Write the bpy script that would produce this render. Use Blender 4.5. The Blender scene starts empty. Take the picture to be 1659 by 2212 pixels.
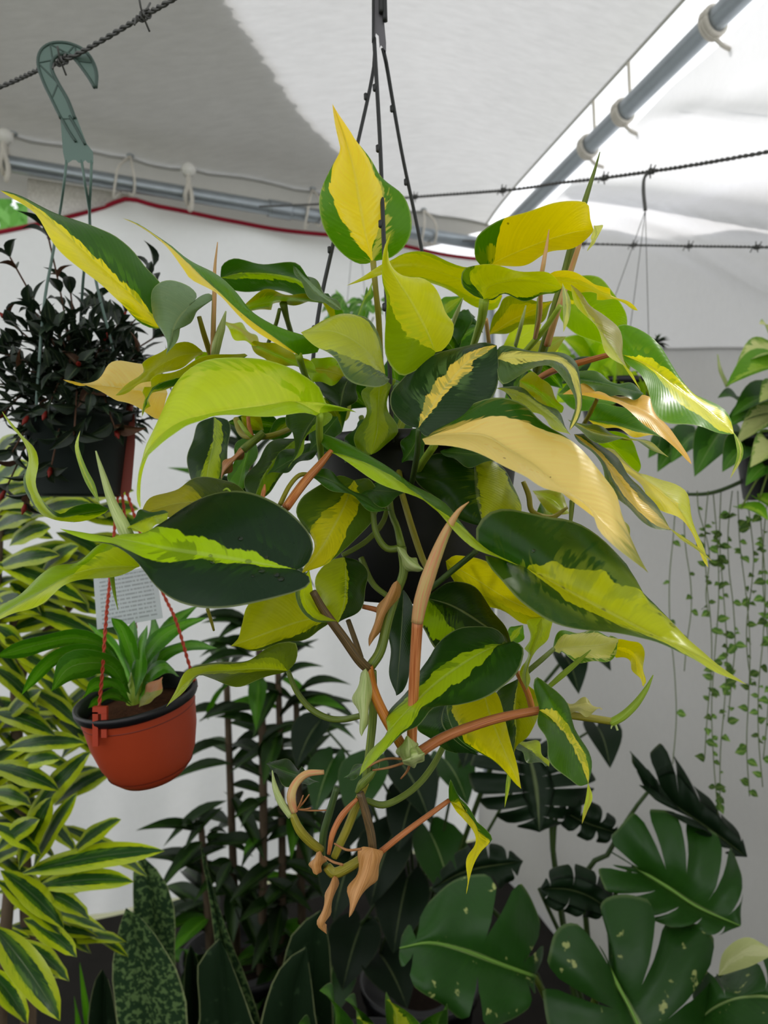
import bpy, math, random
from mathutils import Vector, Matrix
random.seed(7)
F = 1609.0; CX = 829.5; CY = 1106.0; CZ = 1.6      # focal length in pixels of the 1659x2212 frame; level camera 1.6 m up
scene = bpy.context.scene
COL = scene.collection
# ---------------------------------------------------------------- camera
cam = bpy.data.cameras.new('camera'); cam.sensor_fit = 'HORIZONTAL'; cam.sensor_width = 36.0
cam.lens = F / 1659.0 * 36.0; cam.clip_start = 0.02; cam.clip_end = 200
cam.dof.use_dof = True; cam.dof.focus_distance = 0.62; cam.dof.aperture_fstop = 10.5
cam_ob = bpy.data.objects.new('camera', cam); COL.objects.link(cam_ob)
cam_ob.location = (0, 0, CZ); cam_ob.rotation_euler = (math.pi/2, 0, 0)
scene.camera = cam_ob
# ---------------------------------------------------------------- sky, sun, exposure
world = bpy.data.worlds.new('overcast_sky'); scene.world = world; world.use_nodes = True
bg = world.node_tree.nodes['Background']; bg.inputs[0].default_value = (0.95, 0.97, 1.0, 1); bg.inputs[1].default_value = 1.2
sun = bpy.data.lights.new('sun', 'SUN'); sun.energy = 2.6; sun.angle = math.radians(4); sun.color = (1.0, 0.96, 0.9)
sun_ob = bpy.data.objects.new('sun', sun); COL.objects.link(sun_ob)
sun_ob.rotation_euler = Vector((-0.52, -0.30, -0.80)).to_track_quat('-Z', 'Y').to_euler()
vs = scene.view_settings; vs.view_transform = 'Standard'; vs.look = 'None'; vs.gamma = 1.0; vs.exposure = 0.42; vs.use_curve_mapping = False
scene.cycles.use_denoising = True
scene.cycles.max_bounces = 10; scene.cycles.transmission_bounces = 6; scene.cycles.diffuse_bounces = 5
# ---------------------------------------------------------------- helpers
def lin(c):
    return tuple(((x/255)/12.92 if x/255 <= .04045 else ((x/255+.055)/1.055)**2.4) for x in c[:3])
def P(x, y, d):
    return Vector(((x-CX)/F*d, d, CZ-(y-CY)/F*d))
def spline(pts, n):
    """Catmull-Rom through pts, n+1 samples evenly spread by chord length."""
    pts = [Vector(p) for p in pts]
    if len(pts) == 2: return [pts[0].lerp(pts[1], i/n) for i in range(n+1)]
    acc = [0.0]
    for a, b in zip(pts, pts[1:]): acc.append(acc[-1]+max((b-a).length, 1e-6))
    ext = [pts[0]*2-pts[1]]+pts+[pts[-1]*2-pts[-2]]
    out = []; k = 0
    for i in range(n+1):
        s = acc[-1]*i/n
        while k < len(pts)-2 and s > acc[k+1]: k += 1
        t = (s-acc[k])/(acc[k+1]-acc[k]); t = min(max(t, 0), 1)
        p0, p1, p2, p3 = ext[k], ext[k+1], ext[k+2], ext[k+3]
        out.append(0.5*((2*p1)+(p2-p0)*t+(2*p0-5*p1+4*p2-p3)*t*t+(3*p1-p0-3*p2+p3)*t**3))
    return out
def wloc(o):
    v = Vector((0, 0, 0))
    while o is not None: v = v+o.location; o = o.parent
    return v
def tag(o, label=None, cat=None, group=None, kind=None):
    if label: o['label'] = label
    if cat: o['category'] = cat
    if group: o['group'] = group
    if kind: o['kind'] = kind
    return o
def empty(name, loc, label=None, cat=None, group=None):
    o = bpy.data.objects.new(name, None); o.empty_display_size = .05; COL.objects.link(o); o.location = loc
    return tag(o, label, cat, group)
def mesh(name, verts, faces, mat, parent=None, uvs=None, smooth=True, origin=None):
    off = wloc(parent) if parent else Vector((0, 0, 0))
    org = Vector(origin) if origin is not None else (sum((Vector(v) for v in verts), Vector())/len(verts))
    me = bpy.data.meshes.new(name)
    me.from_pydata([tuple(Vector(v)-org) for v in verts], [], faces)
    if uvs is not None:
        l = me.uv_layers.new(name='UVMap')
        idx = [0]*len(me.loops); me.loops.foreach_get('vertex_index', idx)
        flat = []
        for i in idx: flat += [uvs[i][0], uvs[i][1]]
        l.data.foreach_set('uv', flat)
    me.polygons.foreach_set('use_smooth', [smooth]*len(me.polygons))
    if mat: me.materials.append(mat)
    me.update()
    o = bpy.data.objects.new(name, me); COL.objects.link(o)
    o.parent = parent; o.location = org-off
    return o
def tube_geo(path, radii, sides=8, caps=True):
    verts, faces = [], []
    n = len(path); up = Vector((0.13, 0.31, 0.94))
    t0 = (path[1]-path[0]).normalized(); nrm = t0.cross(up)
    if nrm.length < .1: nrm = t0.cross(Vector((1, 0, 0)))
    nrm.normalize()
    for i, p in enumerate(path):
        t = (path[min(i+1, n-1)]-path[max(i-1, 0)])
        if t.length < 1e-9: t = t0
        t = t.normalized(); nrm = (nrm-t*nrm.dot(t))
        if nrm.length < 1e-6: nrm = t.orthogonal()
        nrm.normalize(); b = t.cross(nrm)
        for k in range(sides):
            a = 2*math.pi*k/sides
            verts.append(p+(nrm*math.cos(a)+b*math.sin(a))*radii[i])
    for i in range(n-1):
        for k in range(sides):
            k2 = (k+1) % sides
            faces.append((i*sides+k, i*sides+k2, (i+1)*sides+k2, (i+1)*sides+k))
    if caps:
        faces.append(tuple(range(sides-1, -1, -1))); faces.append(tuple((n-1)*sides+k for k in range(sides)))
    return verts, faces
def tube3(name, pts, rad, mat, parent=None, n=None, sides=8):
    """pts: world points, rad: one radius or one for each point."""
    if not hasattr(rad, '__len__'): rad = [rad]*len(pts)
    n = n or max(6, 5*(len(pts)-1))
    q = spline([(p[0], p[1], p[2]) for p in pts], n)
    rr = spline([(i, r, 0) for i, r in enumerate(rad)], 60)
    acc = [0]
    for a, b in zip(pts, pts[1:]): acc.append(acc[-1]+(Vector(b)-Vector(a)).length)
    radii = []
    for i in range(n+1):
        s = acc[-1]*i/n; k = 0
        while k < len(acc)-2 and s > acc[k+1]: k += 1
        f = (s-acc[k])/max(acc[k+1]-acc[k], 1e-9)
        radii.append(max(rad[k]+(rad[k+1]-rad[k])*min(f, 1), 1e-4))
    v, f = tube_geo(q, radii, sides)
    uv = [(k/sides, i/n) for i in range(n+1) for k in range(sides)]
    return mesh(name, v, f, mat, parent, uvs=uv)
def tubep(name, pts, mat, parent=None, n=None, sides=8):
    """pts: (x, y, distance, width in px)"""
    return tube3(name, [P(x, y, d) for x, y, d, w in pts], [w/2/F*d for x, y, d, w in pts], mat, parent, n, sides)
def lathe(name, prof, centre, mat, parent=None, seg=40, rot=None, caps=True):
    verts, faces = [], []
    for r, z in prof:
        for k in range(seg):
            a = 2*math.pi*k/seg
            v = Vector((r*math.cos(a), r*math.sin(a), z))
            if rot is not None: v = rot @ v
            verts.append(v+Vector(centre))
    for i in range(len(prof)-1):
        for k in range(seg):
            k2 = (k+1) % seg
            faces.append((i*seg+k, i*seg+k2, (i+1)*seg+k2, (i+1)*seg+k))
    if caps and prof[0][0] > 1e-5: faces.append(tuple(range(seg-1, -1, -1)))
    if caps: faces.append(tuple((len(prof)-1)*seg+k for k in range(seg)))
    return mesh(name, verts, faces, mat, parent)
def box_geo(c, ex, ey, ez):
    c = Vector(c); v = []
    for i in (-1, 1):
        for j in (-1, 1):
            for k in (-1, 1): v.append(c+ex*i+ey*j+ez*k)
    return v, [(0, 1, 3, 2), (4, 6, 7, 5), (0, 4, 5, 1), (2, 3, 7, 6), (0, 2, 6, 4), (1, 5, 7, 3)]
# ---------------------------------------------------------------- node helpers
class NT:
    def __init__(s, name):
        s.m = bpy.data.materials.new(name); s.m.use_nodes = True; s.t = s.m.node_tree
        s.t.nodes.clear(); s.out = s.t.nodes.new('ShaderNodeOutputMaterial')
    def n(s, kind, **kw):
        nd = s.t.nodes.new(kind)
        for k, v in kw.items(): setattr(nd, k, v)
        return nd
    def lk(s, a, b): s.t.links.new(a, b)
    def put(s, sock, v):
        if isinstance(v, bpy.types.NodeSocket): s.lk(v, sock)
        elif hasattr(v, '__len__') and sock.type == 'RGBA': sock.default_value = tuple(v[:3])+(1,)
        else: sock.default_value = v
    def math(s, op, a, b=0.0, c=0.0, clamp=False):
        nd = s.n('ShaderNodeMath', operation=op); nd.use_clamp = clamp
        s.put(nd.inputs[0], a); s.put(nd.inputs[1], b)
        if op in ('MULTIPLY_ADD',): s.put(nd.inputs[2], c)
        return nd.outputs[0]
    def mixc(s, f, a, b, blend='MIX'):
        nd = s.n('ShaderNodeMix', data_type='RGBA', blend_type=blend)
        s.put(nd.inputs[0], f); s.put(nd.inputs[6], a); s.put(nd.inputs[7], b)
        return nd.outputs[2]
    def mixf(s, f, a, b):
        nd = s.n('ShaderNodeMix', data_type='FLOAT')
        s.put(nd.inputs[0], f); s.put(nd.inputs[2], a); s.put(nd.inputs[3], b)
        return nd.outputs[0]
    def step(s, x, lo, hi):
        nd = s.n('ShaderNodeMapRange', interpolation_type='SMOOTHSTEP'); nd.clamp = True
        s.put(nd.inputs[0], x); s.put(nd.inputs[1], lo); s.put(nd.inputs[2], hi)
        return nd.outputs[0]
    def noise(s, vec, scale=5.0, detail=2.0, rough=.5):
        nd = s.n('ShaderNodeTexNoise'); s.put(nd.inputs['Scale'], scale); nd.inputs['Detail'].default_value = detail
        nd.inputs['Roughness'].default_value = rough
        if vec is not None: s.lk(vec, nd.inputs['Vector'])
        return nd.outputs[0]
    def xyz(s, x, y, z):
        nd = s.n('ShaderNodeCombineXYZ'); s.put(nd.inputs[0], x); s.put(nd.inputs[1], y); s.put(nd.inputs[2], z)
        return nd.outputs[0]
    def bump(s, h, strength=.3, dist=.001):
        nd = s.n('ShaderNodeBump'); nd.inputs['Strength'].default_value = strength; nd.inputs['Distance'].default_value = dist
        s.lk(h, nd.inputs['Height']); return nd.outputs[0]
    def finish(s, col, rough=.5, spec=.5, metal=0.0, trans=0.0, tcol=None, normal=None, coat=0.0):
        p = s.n('ShaderNodeBsdfPrincipled')
        s.put(p.inputs['Base Color'], col); s.put(p.inputs['Roughness'], rough); s.put(p.inputs['Metallic'], metal)
        s.put(p.inputs['Specular IOR Level'], spec); s.put(p.inputs['Coat Weight'], coat)
        if normal is not None: s.lk(normal, p.inputs['Normal'])
        sh = p.outputs[0]
        if trans:
            t = s.n('ShaderNodeBsdfTranslucent'); s.put(t.inputs[0], tcol if tcol is not None else col)
            mx = s.n('ShaderNodeMixShader'); s.put(mx.inputs[0], trans); s.lk(sh, mx.inputs[1]); s.lk(t.outputs[0], mx.inputs[2]); sh = mx.outputs[0]
        s.lk(sh, s.out.inputs[0]); return s.m
def plain(name, rgb, rough=.5, spec=.4, metal=0.0, var=.15, scale=30.0, trans=0.0, bump=0.0):
    s = NT(name); co = s.n('ShaderNodeTexCoord').outputs['Object']
    nz = s.noise(co, scale, 3)
    c = lin(rgb)
    col = s.mixc(nz, tuple(x*(1-var) for x in c), tuple(min(1, x*(1+var)) for x in c))
    nm = s.bump(s.noise(co, scale*4, 2), bump, .002) if bump else None
    return s.finish(col, rough, spec, metal, trans, None, nm)
def leaf_material(name, per_object=False, c0=(40, 75, 40), c1=(180, 205, 40), c2=None, lo=(-.2, -.2, -1), hi=(.2, .2, 1),
                  rough=.38, trans=.3, jag=.22, streak=.5, edge=.45, rib=.35, rand=.0, mottle=None, coat=0.0, spec=.24):
    """Variegated leaf: colour c1 between the curves lo(v) and hi(v), c0 outside, torn edge along the side veins."""
    s = NT(name)
    uv = s.n('ShaderNodeUVMap'); uv.uv_map = 'UVMap'
    sp = s.n('ShaderNodeSeparateXYZ'); s.lk(uv.outputs[0], sp.inputs[0])
    u = s.math('MULTIPLY_ADD', sp.outputs[0], 2.0, -1.0); v = sp.outputs[1]
    au = s.math('ABSOLUTE', u)
    oi = s.n('ShaderNodeObjectInfo').outputs['Random']; seed = s.math('MULTIPLY', oi, 37.0)
    def at(nm):
        a = s.n('ShaderNodeAttribute', attribute_type='OBJECT', attribute_name=nm); return a
    if per_object:
        C0, C1, C2 = at('c0').outputs['Color'], at('c1').outputs['Color'], at('c2').outputs['Color']
        def tri(nm):
            x = s.n('ShaderNodeSeparateXYZ'); s.lk(at(nm).outputs['Vector'], x.inputs[0]); return x.outputs
        LO, HI = tri('lo'), tri('hi')
        tipa = at('tip').outputs['Fac']
    else:
        C0, C1 = lin(c0), lin(c1); C2 = lin(c2) if c2 else tuple((a+b)/2 for a, b in zip(C0, C1)); LO, HI = lo, hi; tipa = None
    q = s.math('SUBTRACT', v, s.math('MULTIPLY', au, .28))
    nv = s.noise(s.xyz(s.math('MULTIPLY', q, 9.0), s.math('MULTIPLY', u, 1.3), seed), 1.0, 3.0, .6)
    nj = s.math('MULTIPLY', s.math('SUBTRACT', nv, .5), jag*2)
    f1 = s.math('MULTIPLY', v, 2.0, clamp=True); f2 = s.math('MULTIPLY_ADD', v, 2.0, -1.0, clamp=True)
    curve = lambda a: s.mixf(f2, s.mixf(f1, a[0], a[1]), a[2])
    un = s.math('ADD', u, nj)
    cl, ch = curve(LO), curve(HI)
    m1 = s.step(s.math('SUBTRACT', un, cl), -.012, .012)
    m2 = s.step(s.math('SUBTRACT', ch, un), -.012, .012)
    near = s.math('MAXIMUM', s.math('SUBTRACT', 1.0, s.step(s.math('ABSOLUTE', s.math('SUBTRACT', u, cl)), .12, .34)), s.math('SUBTRACT', 1.0, s.step(s.math('ABSOLUTE', s.math('SUBTRACT', u, ch)), .12, .34)))
    band = s.math('MULTIPLY', m1, m2)
    col = s.mixc(band, C0, C1)
    ns = s.noise(s.xyz(s.math('MULTIPLY', q, 34.0), s.math('MULTIPLY', u, 2.2), s.math('ADD', seed, 9.0)), 1.0, 2.0)
    nb = s.noise(s.xyz(s.math('MULTIPLY', v, 3.0), s.math('MULTIPLY', u, 2.0), s.math('ADD', seed, 5.0)), 1.0, 1.0)
    sm = s.math('MULTIPLY', s.step(s.math('ADD', s.math('MULTIPLY', ns, .5), s.math('MULTIPLY', nb, .6)), .55, .60), streak)
    sm = s.math('MULTIPLY', sm, s.math('MULTIPLY_ADD', near, .85, .15))
    col = s.mixc(sm, col, C2)
    if tipa is not None:
        tm = s.math('MULTIPLY', s.step(s.math('ADD', v, s.math('MULTIPLY', s.math('SUBTRACT', nv, .5), .25)), .78, .95), tipa)
        col = s.mixc(tm, col, lin((110, 125, 20)))
    if mottle:
        oc = s.n('ShaderNodeTexCoord').outputs['Object']
        mm = s.step(s.noise(oc, mottle[1], 3.0, .6), mottle[2], mottle[2]+.06)
        col = s.mixc(s.math('MULTIPLY', mm, .8), col, lin(mottle[0]))
    # fine side veins, pale margin and midrib
    fine = s.math('SINE', s.math('MULTIPLY', q, 190.0))
    br = s.math('MULTIPLY_ADD', s.noise(s.xyz(s.math('MULTIPLY', q, 60.0), u, seed), 1.0, 2.0), .22, .89)
    if rand: br = s.math('MULTIPLY', br, s.math('MULTIPLY_ADD', oi, rand*2, 1-rand))
    col = s.mixc(1.0, col, s.xyz(br, br, br), 'MULTIPLY')
    pale = s.mixc(.55, col, lin((205, 215, 150)))
    col = s.mixc(s.math('MULTIPLY', s.step(au, .955, .985), edge), col, pale)
    rb = s.math('SUBTRACT', 1.0, s.step(au, .012, .045))
    col = s.mixc(s.math('MULTIPLY', rb, rib), col, pale)
    oc = s.n('ShaderNodeTexCoord').outputs['Object']
    vo = s.n('ShaderNodeTexVoronoi'); s.lk(oc, vo.inputs['Vector']); vo.inputs['Scale'].default_value = 55
    dots = s.math('LESS_THAN', vo.outputs['Distance'], .06)
    sc = s.n('ShaderNodeSeparateColor'); s.lk(vo.outputs['Color'], sc.inputs[0])
    dots = s.math('MULTIPLY', dots, s.math('GREATER_THAN', sc.outputs[0], .82))
    col = s.mixc(s.math('MULTIPLY', dots, .6), col, lin((60, 45, 20)))
    h = s.math('ADD', s.math('MULTIPLY', fine, .08), s.math('MULTIPLY', rb, -1.0))
    h = s.math('ADD', h, s.math('MULTIPLY', s.noise(oc, 45.0, 2), 2.2))
    nm = s.bump(h, .35, .0007)
    rg = s.math('MULTIPLY_ADD', s.noise(oc, 60.0, 2), .25, rough-.12)
    hs = s.n('ShaderNodeHueSaturation'); s.lk(col, hs.inputs['Color']); hs.inputs['Saturation'].default_value = 1.1; hs.inputs['Value'].default_value = 1.35
    return s.finish(col, rg, spec, 0.0, trans, hs.outputs[0], nm, coat)
# ---------------------------------------------------------------- leaf surface between three curves
def leaf_geo(A, M, B, d, tilt=.03, fold=.0, bow=.0, rows=30, cols=7, wave=.003, camber=.05, ph=None):
    base, tip = M[0], M[-1]
    m = spline([(x, y, 0) for x, y in M], rows)
    a = spline([(x, y, 0) for x, y in [base]+A+[tip]], rows)
    b = spline([(x, y, 0) for x, y in [base]+B+[tip]], rows)
    ph = random.random()*6.28 if ph is None else ph
    verts, uvs, faces = [], [], []
    W = 2*cols+1
    for i in range(rows+1):
        v = i/rows; w = math.sin(math.pi*min(max(v, 0), 1))**.55 if 0 < v < 1 else 0
        dm = d[0]+(d[1]-d[0])*v+bow*4*v*(1-v)
        pm = P(m[i].x, m[i].y, dm)
        pa = P(a[i].x, a[i].y, dm+(fold+tilt)*w); pb = P(b[i].x, b[i].y, dm+(fold-tilt)*w)
        i2 = min(i+1, rows); i1 = max(i-1, 0)
        tg = Vector((m[i2].x-m[i1].x, 0, -(m[i2].y-m[i1].y)))/F
        for k in range(-cols, cols+1):
            t = abs(k)/cols; e = pa if k > 0 else pb
            p = pm.lerp(e, t)
            lat = (e-pm); nrm = lat.cross(tg) if k > 0 else tg.cross(lat)
            if nrm.length > 1e-9: nrm.normalize()
            if nrm.y > 0: nrm = -nrm
            p = p+nrm*(camber*lat.length*4*t*(1-t)+wave*w*t*t*math.sin(ph+v*13+(2.1 if k < 0 else 0)))
            verts.append(p); uvs.append((.5+.5*k/cols, v))
    for i in range(rows):
        for k in range(W-1):
            faces.append((i*W+k, i*W+k+1, (i+1)*W+k+1, (i+1)*W+k))
    return verts, faces, uvs
def strip(M, w):
    """side curves of a ribbon: M px points, w widths in px at each inner point"""
    A, B = [], []
    for i in range(1, len(M)-1):
        tx, ty = M[i+1][0]-M[i-1][0], M[i+1][1]-M[i-1][1]; l = math.hypot(tx, ty) or 1
        nx, ny = -ty/l, tx/l; h = (w[i-1] if hasattr(w, '__len__') else w)/2
        A.append((M[i][0]-nx*h, M[i][1]-ny*h)); B.append((M[i][0]+nx*h, M[i][1]+ny*h))
    return A, B
# shared unit leaf: along +Y, length 1, half width 0.5, arching towards -Z
def unit_leaf(name, mat, prof, droop=.25, cup=.12, rows=10, cols=3, twist=0.0, lobe=0.0):
    verts, uvs, faces = [], [], []; W = 2*cols+1
    for i in range(rows+1):
        v = i/rows; k0 = v*(len(prof)-1); j = min(int(k0), len(prof)-2); fr = k0-j; pp = [prof[max(j-1, 0)], prof[j], prof[j+1], prof[min(j+2, len(prof)-1)]]
        hw = max(0, .5*(2*pp[1]+(pp[2]-pp[0])*fr+(2*pp[0]-5*pp[1]+4*pp[2]-pp[3])*fr*fr+(3*pp[1]-pp[0]-3*pp[2]+pp[3])*fr**3))
        for k in range(-cols, cols+1):
            t = k/cols
            x, z = t*hw*.5, cup*abs(t)*hw+droop*2*v*(1-v)
            a = twist*v; x, z = x*math.cos(a)-z*0*math.sin(a), z+x*math.sin(a)
            verts.append((x, v-lobe*(1-v)**4*math.sin(min(1, abs(t)*1.15)*math.pi*.62), z)); uvs.append((.5+.5*t, v))
    for i in range(rows):
        for k in range(W-1): faces.append((i*W+k, i*W+k+1, (i+1)*W+k+1, (i+1)*W+k))
    me = bpy.data.meshes.new(name); me.from_pydata(verts, [], faces)
    l = me.uv_layers.new(name='UVMap'); idx = [0]*len(me.loops); me.loops.foreach_get('vertex_index', idx); fl = []
    for i in idx: fl += uvs[i]
    l.data.foreach_set('uv', fl); me.polygons.foreach_set('use_smooth', [True]*len(me.polygons))
    me.materials.append(mat); me.update(); return me
def put_leaf(me, parent, base, tip, width, up=Vector((0, -.35, 1)), name='leaf', depth_scale=None):
    base, tip = Vector(base), Vector(tip); y = tip-base; L = y.length; y.normalize()
    x = y.cross(up)
    if x.length < .05: x = y.cross(Vector((1, 0, 0)))
    x.normalize(); z = x.cross(y)
    R = Matrix((x*width, y*L, z*(depth_scale or L))).transposed().to_4x4()
    R.translation = base-wloc(parent)
    o = bpy.data.objects.new(name, me); COL.objects.link(o); o.parent = parent; o.matrix_basis = R
    return o
# ================================================================ the tent
ZP = CZ+1.3                                           # height of the eaves pipes
C0 = Vector((.511, 3.631)); AX = Vector((-.914, -.406)); BX = Vector((.215, -.977))   # corner, along the back, along the right side
def T(t, s, z):
    p = C0+AX*t+BX*s; return Vector((p.x, p.y, z))
def tarp(name, rgb, tr, streak=.06, mesh_holes=False):
    s = NT(name); tc = s.n('ShaderNodeTexCoord').outputs['Object']
    mp = s.n('ShaderNodeMapping'); s.lk(tc, mp.inputs[0]); mp.inputs['Scale'].default_value = (3.0, 14.0, 9.0); mp.inputs['Rotation'].default_value = (0, 0, .35)
    a = s.noise(mp.outputs[0], 4.0, 6, .65); b = s.noise(tc, 1.6, 3)
    f = s.math('ADD', s.math('MULTIPLY', a, .7), s.math('MULTIPLY', b, .3))
    c = lin(rgb); col = s.mixc(f, tuple(x*(1-streak*3) for x in c), tuple(min(1, x*(1+streak)) for x in c))
    w = s.math('ADD', s.noise(mp.outputs[0], 18.0, 3), s.noise(tc, 220.0, 1))
    nm = s.bump(w, .12, .002)
    p = s.n('ShaderNodeBsdfDiffuse'); s.lk(col, p.inputs[0]); s.lk(nm, p.inputs[2])
    t = s.n('ShaderNodeBsdfTranslucent'); s.lk(col, t.inputs[0])
    mx = s.n('ShaderNodeMixShader'); mx.inputs[0].default_value = tr; s.lk(p.outputs[0], mx.inputs[1]); s.lk(t.outputs[0], mx.inputs[2])
    s.lk(mx.outputs[0], s.out.inputs[0]); return s.m
MT_roof = tarp('white_tarp', (212, 212, 213), .34, .10)
MT_wall = tarp('white_wall_tarp', (228, 228, 230), .42, .03)
MT_wallr = tarp('bright_wall_tarp', (236, 236, 240), .56, .03)
MT_grey = tarp('grey_tarp', (196, 196, 192), .45, .04)
MT_red = plain('red_hem', (150, 22, 44), .6, .2)
MT_pipe = plain('galvanised_pipe', (158, 166, 172), .36, .5, .75, .12, 25, bump=.1)
MT_rope = plain('white_cord', (205, 200, 190), .8, .2, var=.2, scale=300)
MT_ball = plain('white_ball', (222, 220, 214), .35, .5, var=.05)
MT_wire = plain('rusty_wire', (92, 92, 90), .6, .4, .35, .3, 120)
MT_soil = plain('dark_soil', (36, 27, 21), .95, .1, var=.6, scale=90, bump=.9)
MT_ground = plain('ground_cover', (40, 38, 35), .9, .1, var=.3, scale=12, bump=.3)
MT_out = plain('outside_ground', (120, 122, 100), .95, .1, var=.2, scale=1.5)
def grid(name, fn, nu, nv, mat, parent=None):
    v = [fn(i/nu, j/nv) for j in range(nv+1) for i in range(nu+1)]
    f = [(j*(nu+1)+i, j*(nu+1)+i+1, (j+1)*(nu+1)+i+1, (j+1)*(nu+1)+i) for j in range(nv) for i in range(nu)]
    return mesh(name, v, f, mat, parent)
def g(x, c, w): return math.exp(-((x-c)/w)**2)
def roof_z(t, s):
    k = 9.0; m = -math.log(math.exp(-k*(t+.1))+math.exp(-k*(s+.1)))/k
    z = ZP+.16+.27*m
    # gathered folds towards the tie points along the eaves, and a slack belly
    for c in TIES: z += .012*g(t, c, .05)*math.exp(-(s+.1)*4)-.018*g(t, c, .16)*math.exp(-(s+.1)*3)
    z += .012*math.sin(3.1*t+1.7*s)*min(1, max(0, m))
    return z
TIES = (.33, .62, .89, 1.433, 1.67, 2.098, 2.5, 3.0)
floor = tag(grid('floor', lambda u, v: T(-.02+3.9*u, -.02+4.6*v, .0), 8, 8, MT_ground), kind='structure')
outer = tag(grid('ground_outside', lambda u, v: Vector((-20+40*u, -20+40*v, -.02)), 8, 8, MT_out), kind='structure')
ceiling = tag(grid('ceiling', lambda u, v: (lambda t, s: T(t, s, roof_z(t, s)))(-.025+3.8*u, -.1+4.5*v), 90, 100, MT_roof), kind='structure')
def roof_hit(px, py):
    d = 1.2
    while d < 6:
        p = P(px, py, d); r = Vector((p.x, p.y))-C0; dt_ = AX.x*BX.y-AX.y*BX.x; t, s = (r.x*BX.y-r.y*BX.x)/dt_, (AX.x*r.y-AX.y*r.x)/dt_
        if t < -.1 or s < -.1 or p.z > roof_z(t, s): return t, s
        d += .01
    return t, s
# added grey sheet above the back of the roof, cut to cast its shadow
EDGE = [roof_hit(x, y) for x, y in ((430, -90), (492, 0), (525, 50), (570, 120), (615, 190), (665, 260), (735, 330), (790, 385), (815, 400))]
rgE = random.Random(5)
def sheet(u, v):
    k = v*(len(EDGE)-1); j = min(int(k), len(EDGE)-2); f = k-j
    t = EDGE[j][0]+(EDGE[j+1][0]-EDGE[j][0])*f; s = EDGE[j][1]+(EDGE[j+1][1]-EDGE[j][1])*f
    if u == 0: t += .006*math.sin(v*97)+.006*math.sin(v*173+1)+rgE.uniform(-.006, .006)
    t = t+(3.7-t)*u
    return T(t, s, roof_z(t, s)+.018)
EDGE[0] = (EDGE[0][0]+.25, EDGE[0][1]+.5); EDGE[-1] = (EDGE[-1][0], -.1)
sh = grid('added_roof_shade', sheet, 40, 150, tarp('added_roof_shade_tarp', (170, 168, 160), .5, .04), ceiling); tag(sh, 'grey sheet added over the roof to shade it')
hem = [T(-.1+3.9*i/80, -.1, roof_z(-.1+3.9*i/80, -.1)-.006) for i in range(81)]
tube3('roof_hem', hem, .006, MT_grey, ceiling, n=80, sides=6)
hem = [T(-.025, -.1+4.5*i/80, roof_z(-.025, -.1+4.5*i/80)-.006) for i in range(81)]
tube3('roof_hem', hem, .006, MT_grey, ceiling, n=80, sides=6)
# valance flap hanging behind the back pipe, shadow painted into its darker grey
val = grid('valance', lambda u, v: (lambda t: T(t, -.10-.02*v, roof_z(t, -.1)-v*(.235+.01*math.sin(t*9))*(1 if t > .5 else max(.12, (t+.1)/.6))))(-.1+3.9*u), 70, 6, tarp('shadow_grey_tarp', (168, 166, 162), .3, .04), ceiling)
# ---- back wall
T265 = 1.69
def top_b(t): return ZP-.046-.006*abs(math.sin(t*5.2)) if t < T265 else ZP-.05-.42*(t-T265)
def back(u, v):
    t = -.12+3.9*u; zt = top_b(t); z = zt*(1-v)
    s = -.03+.02*math.sin(t*7+z*1.3)*(1-.6*v)+.035*g(t, 1.66-.45*(zt-z), .06)*math.exp(-(zt-z)*1.6)-.03*g(t, 1.25, .25)*(1-v)
    s += .012*math.sin(t*23+2*z)*math.exp(-z*1.2)
    return T(t, s-.03, z)
wall_b = tag(grid('wall_back', back, 120, 60, MT_wall), kind='structure')
tube3('red_hem', [back(i/90, 0)+Vector((0, -.004, 0)) for i in range(91)], .009, MT_red, wall_b, n=90, sides=6)
# open mesh panel closing part of the gap above the sloping hem
def meshpanel(u, v):
    t = T265-.02+(2.06-T265)*u; return T(t, -.05, top_b(t)+(ZP-.02-top_b(t))*v)
s_ = NT('shade_mesh'); tc = s_.n('ShaderNodeTexCoord').outputs['Object']
br = s_.n('ShaderNodeTexBrick'); s_.lk(tc, br.inputs['Vector']); br.inputs['Scale'].default_value = 60
MT_mesh = s_.finish(s_.mixc(s_.noise(tc, 160, 2), lin((150, 145, 140)), lin((235, 232, 228))), .8, .1, 0, .5)
grid('mesh_panel', meshpanel, 16, 6, MT_mesh, wall_b)
# ---- right wall: a bright upper sheet, an unseen sheet added outside to shade it, a lower sheet that overlaps
def Z_OV(s): return 2.036-.205*(s-1.709)
def fold_r(s, z):
    k = ZP-z
    f = .05*g(z-ZP+.5*(s-.9), -.12, .035)+.045*g(z-ZP+.62*(s-1.0), -.22, .04)+.04*g(z-ZP+.55*(s-1.6), -.20, .035)+.03*g(z-ZP+.5*(s-1.5), -.42, .05)
    f += .02*math.sin(4*s+5*z)+.009*math.sin(17*s+2.2*z)*math.exp(-abs(z-2.1)*1.2)
    return f
def right(u, v):
    s = -.03+4.5*u; zt = ZP-.022-.012*abs(math.sin(s*6.5)); z = zt+(Z_OV(s)-.03-zt)*v
    return T(-.045-.025*min(1, v*5)+fold_r(s, z)*min(1, v*6), s, z)
wall_r = tag(grid('wall_right', right, 120, 40, MT_wallr), kind='structure')
def right_low(u, v):
    s = -.03+4.5*u; z = Z_OV(s)*(1-v)
    low = max(0, .75-z)
    t = -.045+fold_r(s, Z_OV(s)-.1)*(1-v)+.012*math.sin(9*s+3*z)+low*.12+.03*math.sin(10*z+4.5*s)*low
    return T(t, s, z)
MT_low = tarp('lower_wall_tarp', (206, 205, 204), .38, .03)
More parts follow.
